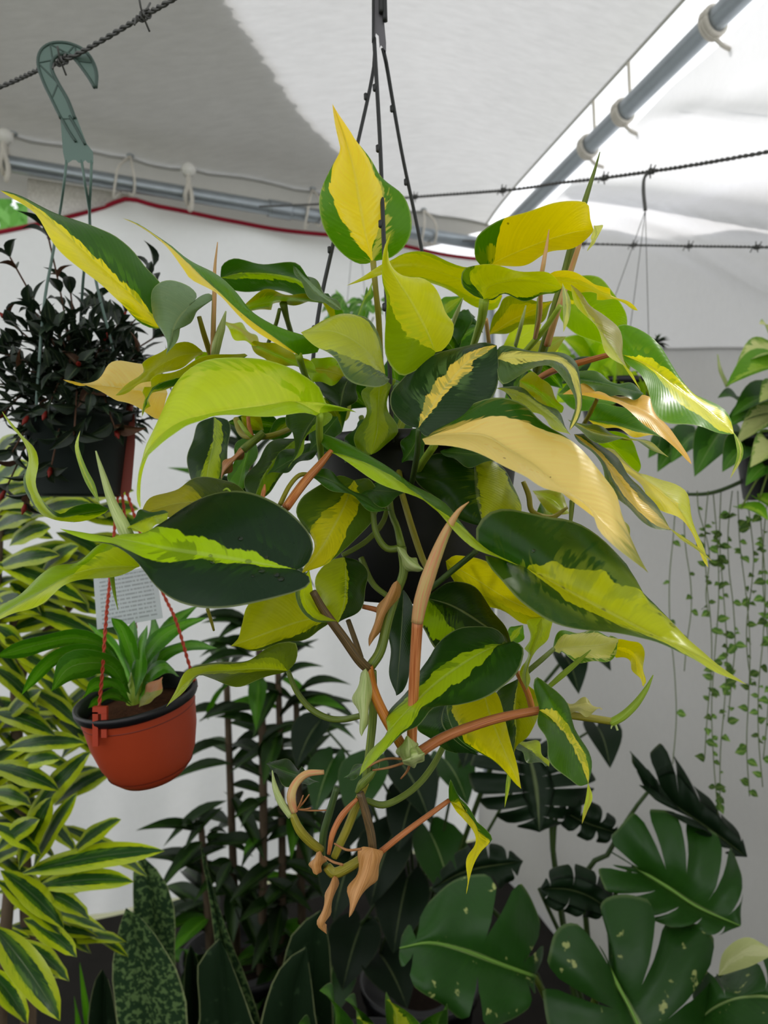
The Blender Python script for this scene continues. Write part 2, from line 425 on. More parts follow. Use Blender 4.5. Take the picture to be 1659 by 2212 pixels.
lowp = grid('lower_panel', right_low, 120, 50, MT_low, wall_r); tag(lowp, 'lower grey-white sheet of the side wall with eyelets')
def right_out(u, v):
    s = -.03+4.5*u
    zt = 2.416-.37*(s-1.5) if s < 1.5 else 2.416-.08*(s-1.5)-.5*max(0, s-1.7)**1.3
    zt += .012*math.sin(s*11)
    return T(-.125, s, (zt+.08)*(1-v)+.05*v)
grid('added_wall_shade', right_out, 90, 10, MT_grey, wall_r)  # added layer out of view; its curved top sets the shadow line on the wall
seam = [right_low(i/60, 0)+Vector((-.004, 0, 0)) for i in range(61)]
tube3('seam', seam, .004, MT_low, wall_r, n=60, sides=6)
for s in (.9, 1.35, 1.80, 2.3):
    e = right_low((s+.03)/4.5, .012); q = Vector((AX.x, AX.y, 0))
    pts = [e+q*.006+Vector((BX.x, BX.y, 0))*math.cos(a)*.014+Vector((0, 0, 1))*math.sin(a)*.014 for a in [2*math.pi*i/16 for i in range(17)]]
    tube3('eyelet', pts, .004, MT_pipe, wall_r, n=24, sides=6)
# ---- low dark cloth added out of view behind and left, blocking light near the ground
MT_cloth = plain('added_dark_cloth', (46, 52, 46), .9, .1, var=.2, scale=6)
wall_f = tag(grid('wall_front_added', lambda u, v: T(-.05+3.8*u, 4.45+.03*math.sin(u*20), 1.15*v), 40, 4, MT_cloth), kind='structure')
wall_l = tag(grid('wall_left_added', lambda u, v: T(3.75+.03*math.sin(u*20), 4.5*u, 1.15*v), 40, 4, MT_cloth), kind='structure')
# ---- frame pipes
def pipe(name, a, b, r, label):
    o = empty(name, b, label, 'pipe')
    tube3('tube', [a, a.lerp(b, .5), b], r, MT_pipe, o, n=10, sides=20)
    return o
pb = pipe('frame_pipe', T(3.7, 0, ZP), T(0, 0, ZP), .030, 'galvanised horizontal eaves pipe along the back wall above the red hem')
pr = pipe('frame_pipe', T(0, 4.4, ZP), T(0, .03, ZP), .030, 'galvanised eaves pipe running diagonally up to the top right corner')
pc = pipe('frame_post', T(-.0, -.0, ZP-.01), T(0, 0, 0), .028, 'galvanised corner post behind the plants where both eaves pipes meet')
# pipe couplings
for t in (.55, 1.05): tube3('coupling', [T(t-.05, 0, ZP), T(t, 0, ZP), T(t+.05, 0, ZP)], .036, MT_pipe, pb, sides=16)
# ---- ball bungees and ties on the back pipe
def ring(c, u, w, r, n=17): return [c+u*r*math.cos(2*math.pi*i/(n-1))+w*r*math.sin(2*math.pi*i/(n-1)) for i in range(n)]
ZV = Vector((0, 0, 1)); BV = Vector((BX.x, BX.y, 0)); AV = Vector((AX.x, AX.y, 0))
def bungee(t, ball, label):
    top = T(t, -.085, roof_z(t, -.1)-.0)
    o = empty('ball_bungee' if ball else 'tie_cord', T(t, .04, ZP-.05), label, 'cord', 'cords tying the roof to the back pipe')
    b = T(t, .03, ZP+.085)
    if ball:
        m = []
        lathe('ball', [(.0005, -.030)]+[(.030*math.cos(a), .030*math.sin(a)) for a in [math.radians(x) for x in range(-75, 90, 15)]]+[(.0005, .030)], b, MT_ball, o, 18)
        tube3('cord', [top, top.lerp(b, .5)+BV*.01, b+ZV*.02], .006, MT_rope, o)
        tube3('loop', [b-ZV*.015, b-ZV*.06+BV*.02, T(t+.012, .04, ZP-.02), T(t+.006, .0, ZP-.042), T(t, -.04, ZP+.0), b-ZV*.02-BV*.02], .009, MT_rope, o, n=40)
        tube3('loop', [b-ZV*.015, b-ZV*.05+BV*.022, T(t-.014, .042, ZP-.03), T(t-.008, .035, ZP-.075), T(t, .0, ZP-.05)], .009, MT_rope, o, n=30)
    else:
        tube3('cord', [top, T(t-.02, .03, ZP+.06), T(t-.03, .04, ZP), T(t-.02, .01, ZP-.045), T(t+.02, -.03, ZP)], .005, MT_rope, o, n=30)
        tube3('cord', [top, T(t+.03, .03, ZP+.05), T(t+.04, .042, ZP-.01), T(t+.05, .02, ZP-.07), T(t+.03, -.02, ZP-.03)], .005, MT_rope, o, n=30)
    tube3('eyelet', ring(top, AV, BV, .012), .004, MT_pipe, o, n=24, sides=6)
bungee(2.098, True, 'white ball bungee on the pipe at the far left edge of the picture')
bungee(1.433, True, 'white ball bungee hanging on the back pipe right of the green hook')
bungee(1.67, False, 'white cord wrapped round the back pipe at the corner of the red hem')
bungee(.89, False, 'white cord stretched over the back pipe left of the upright yellow leaf')
bungee(.33, False, 'white cord tied round the back pipe right of the black basket wires')
LAB = ['nearest', 'second', 'third', 'fourth']
for s, lb in ((1.69, 'white cord clamp nearest the top right corner on the diagonal pipe'), (1.235, 'white cord clamp halfway along the diagonal pipe'),
              (1.0, 'white cord clamp just above the tall pink shoot on the diagonal pipe')):
    c = T(0, s, ZP); o = empty('pipe_tie', c, lb, 'cord', 'cords on the diagonal pipe')
    for k in (-.012, 0, .012): tube3('cord', [p+BV*k for p in ring(c, AV, ZV, .036)], .0065, MT_rope, o, n=24, sides=6)
    tube3('cord', [T(-.025, s, roof_z(-.025, s)-.01), T(-.03, s, ZP+.08), T(-.03, s+.01, ZP+.02)], .006, MT_rope, o)
    tube3('cord', [T(0, s, ZP-.035), T(-.03, s+.01, ZP-.06), T(-.06, s+.02, ZP-.07)], .006, MT_rope, o)
# ---- barbed wires
def barbed(pts, r, barbs, label, pitch=.022, turns_r=1.0, ext=None):
    w = [P(*p) for p in pts]
    if ext: w = [w[0]+(w[0]-w[1])*ext[0]]+w+[w[-1]+(w[-1]-w[-2])*ext[1]]
    o = empty('barbed_wire', w[0], label, 'wire', 'barbed wires under the roof')
    L = sum((b-a).length for a, b in zip(w, w[1:])); n = int(min(L/pitch*8, 2400))
    q = spline([tuple(x) for x in w], n)
    for k in (0, math.pi):
        path = []
        for i, p in enumerate(q):
            t = (q[min(i+1, n)]-q[max(i-1, 0)]).normalized(); x = t.cross(ZV).normalized(); y = t.cross(x)
            a = k+2*math.pi*(i/8); path.append(p+(x*math.cos(a)+y*math.sin(a))*r*turns_r)
        v, f = tube_geo(path, [r]*len(path), 5); mesh('strand', v, f, MT_wire, o)
    for f_ in barbs:
        i = int(f_*n); p = q[i]; t = (q[min(i+1, n)]-q[max(i-1, 0)]).normalized(); x = t.cross(ZV).normalized(); y = t.cross(x)
        c = []
        for j in range(25):
            a = j*math.pi/4; c.append(p+t*(j/24-.5)*.016+(x*math.cos(a)+y*math.sin(a))*r*2.6)
        bo = tube3('barb', [c[0]+y*.013+x*.004]+c+[c[-1]-y*.012-x*.006], r*.75, MT_wire, o, n=60, sides=5)
        tube3('barb', [p-x*.012+y*.01-t*.006, p+x*r*2, p+x*.011-y*.011+t*.004], r*.75, MT_wire, o, n=8, sides=5)
    return o
barbed([(-420, 330, 1.10), (-60, 210, .99), (85, 150, .94), (170, 115, .915), (300, 40, .86), (370, 0, .83), (520, -95, .76)], .0017, (.47, .535, .597, .655), 'barbed wire carrying the green plastic hook at the upper left', ext=(3.0, 6.0))
barbed([(560, 446, 2.5), (700, 440, 2.35), (900, 425, 2.12), (1100, 410, 1.9), (1200, 396, 1.8), (1290, 386, 1.72), (1400, 371, 1.62), (1500, 356, 1.55), (1659, 328, 1.46), (1900, 285, 1.34)], .0022, (.19, .36, .53, .70, .765), 'barbed wire crossing in front of the bright right wall at hook height')
barbed([(1000, 520, 2.5), (1280, 527, 2.1), (1400, 530, 1.96), (1520, 532, 1.83), (1659, 534, 1.68), (1900, 540, 1.36)], .0018, (.35, .47, .60, .74), 'thin lower barbed wire along the grey part of the right wall')
# ---- foliage seen outside through the gap at the upper left
tree = empty('garden_tree', (-3.8, 7.4, 0), 'sunlit green tree outside seen through the gap at the left edge', 'tree')
MT_bark = plain('bark', (96, 82, 66), .9, .1, var=.3, scale=20, bump=.6)
tube3('trunk', [(-3.8, 7.4, 0), (-3.78, 7.4, 1.6), (-3.75, 7.35, 3.0)], [.16, .13, .08], MT_bark, tree)
rg = random.Random(3); vv, ff = [], []
for i in range(2600):
    c = Vector((-3.75+rg.gauss(0, .8), 7.4+rg.gauss(0, .7), 4.2+rg.gauss(0, .75)))
    e1 = Vector((rg.gauss(0, 1), rg.gauss(0, 1), rg.gauss(0, 1))).normalized()*.09; e2 = e1.orthogonal().normalized()*.045
    k = len(vv); vv += [c-e1, c+e2, c+e1, c-e2]; ff.append((k, k+1, k+2, k+3))
cr = mesh('crown', vv, ff, plain('tree_leaf', (110, 165, 80), .6, .3, var=.4, scale=3, trans=.4), tree, smooth=False); cr['kind'] = 'stuff'
# ================================================================ the hanging philodendron
MP = leaf_material('philodendron_leaf', True, trans=.40, rough=.30, spec=.28)
DK, DG, GR, LG, LM, YL, CR, OL, OY = (32, 58, 40), (48, 88, 34), (78, 128, 22), (118, 165, 26), (168, 196, 38), (214, 198, 34), (232, 206, 132), (128, 150, 30), (168, 176, 30)
GG, GP, PL = (82, 108, 84), (118, 140, 108), (190, 204, 110)
def mid(a, b): return tuple((x+y)/2 for x, y in zip(a, b))
phil = empty('hanging_philodendron', P(900, 1284, .80), 'large hanging basket of lime, cream and dark green heart-leaved vine in the centre', 'plant')
PH = phil
def style(o, c0, c1=None, lo=(-.2, -.2, -1.2), hi=(.2, .2, 1.2), c2=None, tip=0.0):
    c1 = c1 or c0
    def vivid(c):
        m = sum(c)/3; k = 1.06 if m > 100 else 1.0
        c = (c[0]+9, c[1]-4, c[2]) if c[1] > c[0] and c[1] > 140 else c
        c = (c[0]*1.04, c[1], c[2]*(.62 if c[1] > c[2]*1.35 else .78)) if c[1] > c[0] and c[1] > c[2]*1.2 and m < 110 else c
        return tuple(min(250, max(4, (m+(x-m)*1.15)*k)) for x in c)
    c2 = vivid(c2 or mid(c0, c1)); c0 = vivid(c0); c1 = vivid(c1)
    o['c0'] = list(lin(c0)); o['c1'] = list(lin(c1)); o['c2'] = list(lin(c2))
    o['lo'] = [float(x) for x in lo]; o['hi'] = [float(x) for x in hi]; o['tip'] = float(tip)
def ph(A, M, B, d, st, tilt=.03, fold=.0, bow=.0, wave=.003, camber=.05, rows=30, cols=7, label=None):
    v, f, uv = leaf_geo(A, M, B, d, tilt, fold, bow, rows, cols, wave, camber)
    o = mesh('leaf', v, f, MP, phil, uv, origin=v[cols])
    style(o, *st[:2], **(st[2] if len(st) > 2 else {}))
    if label: o['label'] = label
    return o
def rib(M, w, d, st, tilt=.01, **k):
    A, B = strip(M, w); return ph(A, M, B, d, st, tilt, rows=20, cols=3, wave=0, **k)
def bandd(lo, hi, **k): return dict(lo=lo, hi=hi, **k)
ALL = bandd((-2, -2, -2), (2, 2, 2))
# --- top
ph([(782, 571), (754, 560), (724, 534), (701, 496), (693, 448), (697, 403), (713, 357), (731, 327), (731, 301), (726, 263)],
   [(805, 566), (789, 504), (777, 440), (764, 365), (746, 301), (731, 258), (718, 224)],
   [(822, 561), (843, 557), (868, 539), (883, 516), (888, 489), (883, 451), (868, 415), (827, 380), (802, 347), (767, 309), (754, 284), (739, 256)],
   (.74, .70), (GR, (226, 204, 62), bandd((-.15, -.6, -1.3), (.2, .68, 1.4), c2=(236, 214, 116))), tilt=.004, fold=.02, label='upright yellow leaf with green margins')
ph([(346, 652), (348, 612), (315, 570), (288, 539), (251, 516), (210, 499), (146, 466), (91, 443), (51, 427)],
   [(353, 709), (300, 652), (235, 590), (165, 527), (100, 469), (45, 430), (0, 411)],
   [(332, 709), (305, 695), (271, 661), (237, 638), (190, 600), (149, 553), (112, 512), (78, 471), (44, 444)],
   (.66, .52), (DG, (216, 204, 28), bandd((-.85, -1.3, -1.3), (.12, .12, .1), c2=GR)), tilt=.035)
ph([(423, 634), (407, 617), (376, 609), (346, 614), (325, 627), (320, 651), (329, 678), (349, 709), (364, 735)],
   [(421, 649), (392, 680), (376, 708), (369, 738), (359, 767)],
   [(440, 640), (458, 637), (463, 643), (447, 661), (420, 682), (397, 705), (379, 733)],
   (.63, .58), (GP, GP, bandd((-2,)*3, (-2,)*3, c2=(140, 160, 120))), tilt=.0, fold=.03)
ph([(677, 765), (691, 760), (688, 747), (663, 729), (605, 704), (550, 671), (507, 632), (460, 596), (420, 572), (400, 557), (380, 536), (349, 516), (305, 488)],
   [(645, 767), (600, 735), (530, 684), (460, 620), (400, 565), (350, 522), (300, 488), (264, 471)],
   [(635, 764), (579, 726), (532, 697), (496, 671), (460, 635), (417, 600), (400, 573), (373, 543), (339, 519), (291, 486)],
   (.62, .54), (GR, (224, 202, 70), bandd((-1.3,)*3, (-.05, -.02, .1), c2=DG)), tilt=.03)
# back-left curled leaf and its lime neighbour
ph([(480, 575), (503, 561), (532, 561), (568, 565), (634, 572), (660, 596), (692, 622)], [(476, 600), (520, 590), (580, 592), (640, 605), (690, 634), (738, 670)],
   [(490, 620), (530, 628), (580, 632), (630, 632), (690, 652)], (.80, .70), (DG, LG, bandd((-.3, -.2, -.3), (0, .12, .1), c2=GG)), tilt=-.03)
ph([(640, 574), (662, 592), (690, 618), (726, 650)], [(634, 573), (658, 603), (690, 634), (737, 669)], [(640, 600), (668, 636), (705, 662)], (.72, .66), (GG, GP, bandd((-.2,)*3, (.3,)*3)), tilt=.01)
ph([(535, 648), (560, 634), (590, 628), (650, 636)], [(520, 668), (570, 655), (620, 648), (702, 655)], [(545, 675), (575, 668), (610, 657), (660, 653)], (.74, .72), (OL, LG, bandd((-.5,)*3, (.6,)*3, c2=GR)), tilt=-.02)
ph([(525, 704), (548, 722)], [(482, 693), (522, 714), (562, 745)], [(496, 718), (530, 742)], (.78, .74), (LM, OY), tilt=.02)
# big lime leaf
ph([(735, 888), (769, 894), (713, 873), (700, 862), (691, 838), (663, 812), (623, 787), (579, 773), (532, 771), (460, 780), (417, 800), (390, 824), (369, 851), (356, 878), (339, 912), (322, 943), (312, 977), (302, 1014), (296, 1051), (297, 1080)],
   [(690, 893), (634, 867), (568, 877), (500, 888), (440, 901), (390, 917), (348, 948), (320, 985), (305, 1035), (303, 1099)],
   [(684, 899), (655, 891), (605, 892), (532, 899), (460, 909), (441, 914), (400, 918), (359, 938), (332, 965), (312, 998), (304, 1040), (306, 1085)],
   (.58, .50), ((146, 186, 26), (176, 204, 62), bandd((-.1, -.1, -1), (.35, .75, 1.2), c2=(190, 212, 80))), tilt=.05, rows=44)
ph([(434, 756), (407, 743), (366, 744), (339, 760), (315, 787), (288, 824)], [(440, 764), (390, 768), (340, 793), (300, 825), (249, 854)], [(407, 781), (356, 811), (322, 827), (288, 842)], (.66, .58), (OL, OL), tilt=-.02)
ph([(345, 800), (339, 787), (305, 781), (258, 783), (234, 794), (217, 817), (190, 827), (163, 830)], [(362, 850), (300, 842), (235, 834), (180, 832), (136, 820)], [(350, 890), (339, 902), (305, 888), (258, 868), (237, 851), (217, 840), (183, 835)],
   (.72, .64), ((228, 196, 96), CR, bandd((0, -.1, -.2), (1.3, 1.3, .3), c2=(214, 180, 40))), tilt=.03)
ph([(525, 762), (474, 766), (400, 790), (342, 806), (325, 829), (312, 850)], [(535, 768), (450, 793), (385, 815), (338, 833), (318, 862), (307, 900)], [(480, 805), (420, 826), (362, 846), (334, 848), (322, 875)], (.64, .56), (OL, DG, bandd((-.9, -.9, -.2), (-.1, -.1, .4), c2=LG)), tilt=-.015)
# middle
ph([(830, 765), (824, 738), (796, 697), (775, 681), (749, 671), (728, 675), (706, 690), (677, 709)], [(832, 814), (803, 770), (762, 735), (712, 715), (650, 718)],
   [(841, 822), (829, 832), (804, 840), (775, 834), (752, 812), (728, 781), (691, 758), (665, 732)],
   (.66, .60), (GG, (166, 186, 62), bandd((-.25, -.62, -1.3), (.55, .9, 1.3), c2=(150, 172, 70))), tilt=.045)
ph([(925, 782), (895, 803), (869, 812), (847, 794), (832, 765), (829, 729), (832, 693), (838, 643), (829, 603), (823, 559), (829, 527)],
   [(941, 761), (915, 700), (885, 645), (857, 603), (835, 560), (844, 504)],
   [(955, 757), (975, 730), (983, 697), (967, 672), (955, 650), (934, 624), (905, 603), (876, 599), (854, 585), (840, 560), (837, 530)],
   (.62, .55), ((116, 158, 24), (182, 196, 44), bandd((-1.3, -1.3, -1.3), (.15, .55, 1.3), c2=(156, 186, 40))), tilt=-.01, fold=.02)
ph([(880, 920), (851, 893), (840, 867), (843, 841), (865, 820), (901, 794), (941, 766), (984, 747), (1039, 740)], [(904, 925), (935, 875), (975, 820), (1020, 773), (1073, 746)],
   [(915, 940), (942, 940), (1000, 905), (1050, 872), (1073, 838), (1077, 800), (1075, 767)],
   (.58, .60), (DK, (224, 196, 96), bandd((-.06, -.16, -.1), (.16, .26, .3), c2=(92, 122, 92))), tilt=.02, fold=.012)
ph([(1080, 750), (1120, 748), (1170, 757), (1215, 770), (1245, 793), (1259, 830), (1262, 865), (1250, 900)], [(1074, 776), (1120, 772), (1170, 771), (1208, 779), (1234, 805), (1246, 845), (1247, 885), (1230, 930)],
   [(1076, 810), (1090, 828), (1130, 812), (1170, 791), (1195, 787), (1215, 803), (1230, 842), (1237, 880)], (.60, .53), (GG, (214, 206, 120), bandd((-.3, -.3, -.5), (.5, .45, .5), c2=DK)), tilt=.02)
# big cream leaf
ph([(930, 925), (960, 905), (1002, 880), (1057, 863), (1099, 866), (1133, 880), (1171, 912), (1230, 941), (1263, 969), (1284, 998), (1305, 1032), (1327, 1070), (1337, 1110), (1355, 1150), (1375, 1187)],
   [(912, 948), (960, 938), (1044, 941), (1099, 973), (1162, 1013), (1213, 1064), (1260, 1100), (1300, 1132), (1345, 1176), (1401, 1238)],
   [(918, 960), (960, 966), (1023, 980), (1082, 998), (1137, 1020), (1175, 1054), (1230, 1080), (1272, 1108), (1293, 1142), (1322, 1167), (1352, 1193), (1380, 1219)],
   (.58, .49), (DG, CR, bandd((-1.3, -1.3, -1.3), (.02, .95, 1.4), c2=(226, 192, 104), tip=.85)), tilt=.045, fold=-.018, rows=40, label='broad cream leaf drooping to the right')
ph([(690, 955), (687, 938), (729, 953), (779, 974), (834, 999), (881, 1037), (927, 1071), (965, 1100), (999, 1138), (1030, 1168), (1066, 1193)],
   [(712, 976), (760, 988), (820, 1014), (880, 1053), (940, 1101), (1000, 1147), (1060, 1196), (1121, 1222)],
   [(735, 990), (796, 1024), (855, 1058), (910, 1088), (961, 1121), (999, 1154), (1033, 1187), (1075, 1208)], (.60, .53), ((70, 112, 40), (152, 190, 34), bandd((-1.3,)*3, (-.15, .1, .5), c2=GR)), tilt=.03)
ph([(1080, 1203), (1040, 1183), (1030, 1159), (1032, 1134), (1053, 1109), (1086, 1100), (1129, 1109), (1179, 1121), (1221, 1125), (1263, 1138), (1305, 1163), (1339, 1193), (1364, 1222), (1381, 1264), (1415, 1307), (1445, 1344), (1474, 1378), (1508, 1406), (1550, 1440)],
   [(1118, 1220), (1190, 1256), (1270, 1300), (1350, 1342), (1430, 1382), (1500, 1414), (1613, 1479)],
   [(1080, 1210), (1046, 1203), (1057, 1231), (1082, 1260), (1116, 1294), (1158, 1319), (1204, 1340), (1255, 1355), (1318, 1370), (1381, 1387), (1423, 1395), (1466, 1408), (1508, 1423), (1550, 1449)],
   (.57, .48), ((46, 82, 48), (166, 186, 40), bandd((-.22, -.45, -1.3), (.16, .42, 1.4), c2=(120, 150, 60))), tilt=.045, rows=40, label='long pointed leaf with a lime centre on the right')
RIGHT_LEAF = [o for o in phil.children][-1]
# big dark leaf on the left
ph([(660, 1222), (671, 1205), (677, 1180), (667, 1146), (637, 1112), (599, 1087), (549, 1070), (498, 1066), (443, 1074), (392, 1095), (354, 1121), (329, 1146), (262, 1158), (190, 1150)],
   [(641, 1231), (590, 1223), (520, 1211), (450, 1200), (370, 1187), (300, 1172), (215, 1156), (129, 1142)],
   [(658, 1237), (671, 1247), (665, 1264), (633, 1281), (570, 1302), (506, 1313), (443, 1310), (380, 1294), (338, 1268), (312, 1239), (287, 1213), (245, 1182), (190, 1164)],
   (.52, .50), ((28, 50, 38), (150, 192, 34), bandd((-.08, -.16, -1.3), (.10, .22, 1.3), c2=(44, 78, 46))), tilt=.035, fold=.01, rows=44, label='dark green heart-shaped leaf with a lime midstripe')
DARK_LEAF = bpy.data.objects[-1] if False else [o for o in phil.children][-1]
ph([(290, 1190), (240, 1172), (203, 1178), (165, 1210), (127, 1224), (93, 1247), (42, 1281), (0, 1306)], [(302, 1224), (230, 1226), (160, 1240), (90, 1275), (30, 1308), (-20, 1338)], [(270, 1239), (211, 1244), (160, 1264), (105, 1289), (42, 1320), (0, 1342)],
   (.58, .50), (LG, LM, bandd((-1.3, -1.3, -1.3), (1.3, -.2, -.3), c2=GR)), tilt=.03)
ph([(215, 1112), (150, 1128), (105, 1124), (82, 1112), (68, 1080), (59, 1040), (64, 998), (50, 960), (25, 926)], [(236, 1099), (180, 1109), (135, 1119), (105, 1108), (80, 1075), (68, 1036), (69, 990), (54, 950), (4, 888)],
   [(205, 1088), (160, 1100), (135, 1111), (118, 1099), (93, 1066), (77, 1036), (74, 1000), (68, 968), (42, 928)], (.60, .52), (DG, (160, 190, 40), bandd((.9, -1.3, -1.3), (1.3, .5, 1.3), c2=LG)), tilt=.02)
rib([(216, 1090), (198, 1050), (181, 1015), (166, 966), (173, 930)], [16, 14, 9], (.60, .57), (LG, LM))
ph([(530, 1065), (506, 1040), (473, 1033), (422, 1038), (388, 1051), (359, 1059), (325, 1077)], [(522, 1085), (450, 1084), (380, 1088), (304, 1110)], [(500, 1112), (420, 1122), (350, 1120)], (.64, .60), ((66, 84, 52), (150, 158, 36), bandd((-2, -2, -2), (-1.5, .6, 3))), tilt=.03)
ph([(330, 1103), (292, 1114)], [(364, 1107), (320, 1118), (270, 1141)], [(350, 1136), (305, 1147)], (.57, .55), (DG, LM, bandd((-1.2,)*3, (-.1,)*3)), tilt=.03)
# middle, hanging in front of the pot
ph([(735, 1028), (690, 1045), (655, 1070), (643, 1105), (655, 1135), (674, 1165), (672, 1195)], [(765, 1037), (745, 1090), (720, 1140), (690, 1190), (652, 1238)],
   [(800, 1035), (820, 1070), (813, 1105), (788, 1143), (758, 1181), (715, 1210), (680, 1226)], (.62, .57), ((78, 104, 56), (182, 188, 36), bandd((-.35, -.42, -1.3), (.1, .35, 1.3), c2=(112, 132, 60))), tilt=.0, fold=.015)
rib([(668, 1230), (657, 1268), (662, 1305), (685, 1333), (728, 1342)], [36, 34, 22], (.57, .55), (LM, GG, bandd((-1.2,)*3, (-.55,)*3)))
ph([(699, 1016), (737, 1037), (779, 1071), (813, 1092)], [(664, 1022), (710, 1036), (765, 1070), (812, 1097), (848, 1103)], [(674, 1034), (720, 1055), (771, 1084), (813, 1102)], (.61, .57), (DG, (60, 100, 36)), tilt=.02)
ph([(810, 1043), (850, 1050)], [(766, 1050), (820, 1060), (876, 1062)], [(800, 1088), (842, 1087)], (.63, .60), ((52, 92, 30), DG), tilt=.02)
ph([(1000, 990), (950, 978), (915, 995), (893, 1024), (905, 1050), (940, 1075), (985, 1115), (1020, 1132)], [(1025, 989), (1030, 1040), (1035, 1090), (1045, 1137)],
   [(1060, 993), (1096, 1020), (1113, 1050), (1123, 1095), (1115, 1120), (1080, 1130)], (.69, .64), ((38, 68, 34), (150, 172, 28), bandd((-.9, -.93, -1), (-.06, -.02, 0))), tilt=.0, fold=.02, camber=.12)
ph([(1090, 1384), (1083, 1366), (1062, 1353), (1024, 1353), (990, 1362), (952, 1391), (927, 1421), (902, 1446), (872, 1493), (843, 1537), (828, 1583), (796, 1625)],
   [(1085, 1391), (1040, 1410), (990, 1440), (940, 1477), (892, 1522), (848, 1570), (806, 1622), (776, 1676)],
   [(1109, 1386), (1130, 1400), (1131, 1421), (1117, 1455), (1083, 1484), (1045, 1505), (990, 1522), (944, 1531), (919, 1560), (902, 1573), (872, 1582), (838, 1608), (809, 1640)],
   (.58, .53), ((36, 68, 32), (140, 176, 34), bandd((-.2, -.42, -1.3), (.14, .3, 1.3), c2=(58, 100, 36))), tilt=.03, fold=.01, rows=40)
ph([(948, 1268), (975, 1254), (1016, 1268), (1058, 1303), (1083, 1341)], [(922, 1292), (980, 1310), (1045, 1350), (1106, 1396)], [(905, 1330), (915, 1365), (950, 1405), (1020, 1410), (1070, 1400)], (.66, .60), ((30, 52, 26), LG, bandd((-.95, -.9, -.6), (-.35, -.5, -.4))), tilt=.03)
ph([(850, 1295), (839, 1350), (840, 1420), (847, 1470)], [(872, 1274), (868, 1350), (862, 1430), (856, 1503)], [(895, 1310), (905, 1370), (890, 1440), (870, 1490)], (.68, .63), ((30, 56, 30), DK), tilt=.01)
ph([(990, 1197), (1050, 1218), (1120, 1260), (1170, 1305)], [(963, 1212), (1030, 1252), (1100, 1296), (1185, 1332)], [(970, 1242), (1000, 1281), (1070, 1316), (1130, 1346)], (.70, .62), (OL, OY, bandd((-.4,)*3, (1.2,)*3)), tilt=-.02)
ph([(1141, 1342), (1140, 1370), (1137, 1400), (1128, 1440), (1131, 1470)], [(1170, 1334), (1162, 1370), (1148, 1410), (1137, 1450), (1137, 1492)], [(1197, 1342), (1188, 1368), (1160, 1398), (1143, 1440), (1141, 1470)], (.62, .58), (LM, (146, 172, 40)), tilt=.0, fold=.02)
ph([(990, 1490), (962, 1530), (985, 1582), (1030, 1624), (1069, 1652), (1100, 1676)], [(1040, 1478), (1058, 1540), (1085, 1610), (1126, 1704)], [(1075, 1500), (1092, 1560), (1103, 1600), (1116, 1650)], (.62, .57), (DG, (186, 192, 34), bandd((-1.3, -1.3, -1.3), (.8, .84, .9))), tilt=.01, fold=.01)
ph([(918, 1540), (902, 1577), (930, 1602), (985, 1622)], [(965, 1510), (955, 1560), (985, 1600), (1032, 1632)], [(995, 1525), (1000, 1575), (1015, 1605)], (.66, .63), ((44, 72, 46), DK), tilt=.02)
ph([(1070, 1500), (1080, 1550), (1095, 1585)], [(1120, 1465), (1112, 1530), (1115, 1580), (1108, 1640)], [(1168, 1505), (1166, 1545), (1140, 1588), (1118, 1610)], (.66, .62), (OL, (40, 66, 28), bandd((.05,)*3, (1.3,)*3)), tilt=.0)
ph([(1157, 1502), (1155, 1478), (1163, 1460), (1180, 1472), (1214, 1515), (1238, 1559), (1262, 1595), (1275, 1635)], [(1165, 1534), (1200, 1558), (1236, 1606), (1258, 1650), (1271, 1692)],
   [(1163, 1567), (1175, 1600), (1191, 1638), (1210, 1670), (1234, 1690), (1256, 1698)], (.55, .52), ((62, 100, 44), (206, 196, 66), bandd((-.06, -.05, -.1), (.22, .3, .5), c2=(92, 140, 44))), tilt=.02)
rib([(1270, 1690), (1273, 1722), (1264, 1752), (1257, 1780)], [14, 9], (.52, .51), (LM, OY))
rib([(1102, 1640), (1098, 1690), (1090, 1745)], [10], (.62, .61), (LG, LM))
ph([(1152, 1600), (1180, 1635)], [(1115, 1602), (1150, 1625), (1186, 1656)], [(1120, 1625), (1155, 1648)], (.64, .62), (GG, LM, bandd((0,)*3, (1.2,)*3)), tilt=.02)
ph([(1205, 1370), (1240, 1361), (1290, 1368)], [(1192, 1403), (1250, 1397), (1300, 1393), (1336, 1380)], [(1220, 1413), (1260, 1431), (1300, 1433), (1328, 1412)], (.70, .66), ((96, 140, 60), PL, bandd((-.8,)*3, (.5, .8, .8), c2=(214, 220, 150))), tilt=.03)
ph([(1340, 1380), (1377, 1386), (1390, 1420), (1395, 1450)], [(1325, 1399), (1360, 1408), (1380, 1435), (1392, 1486)], [(1330, 1418), (1364, 1433), (1376, 1462)], (.67, .63), (OY, (196, 198, 24)), tilt=-.01)
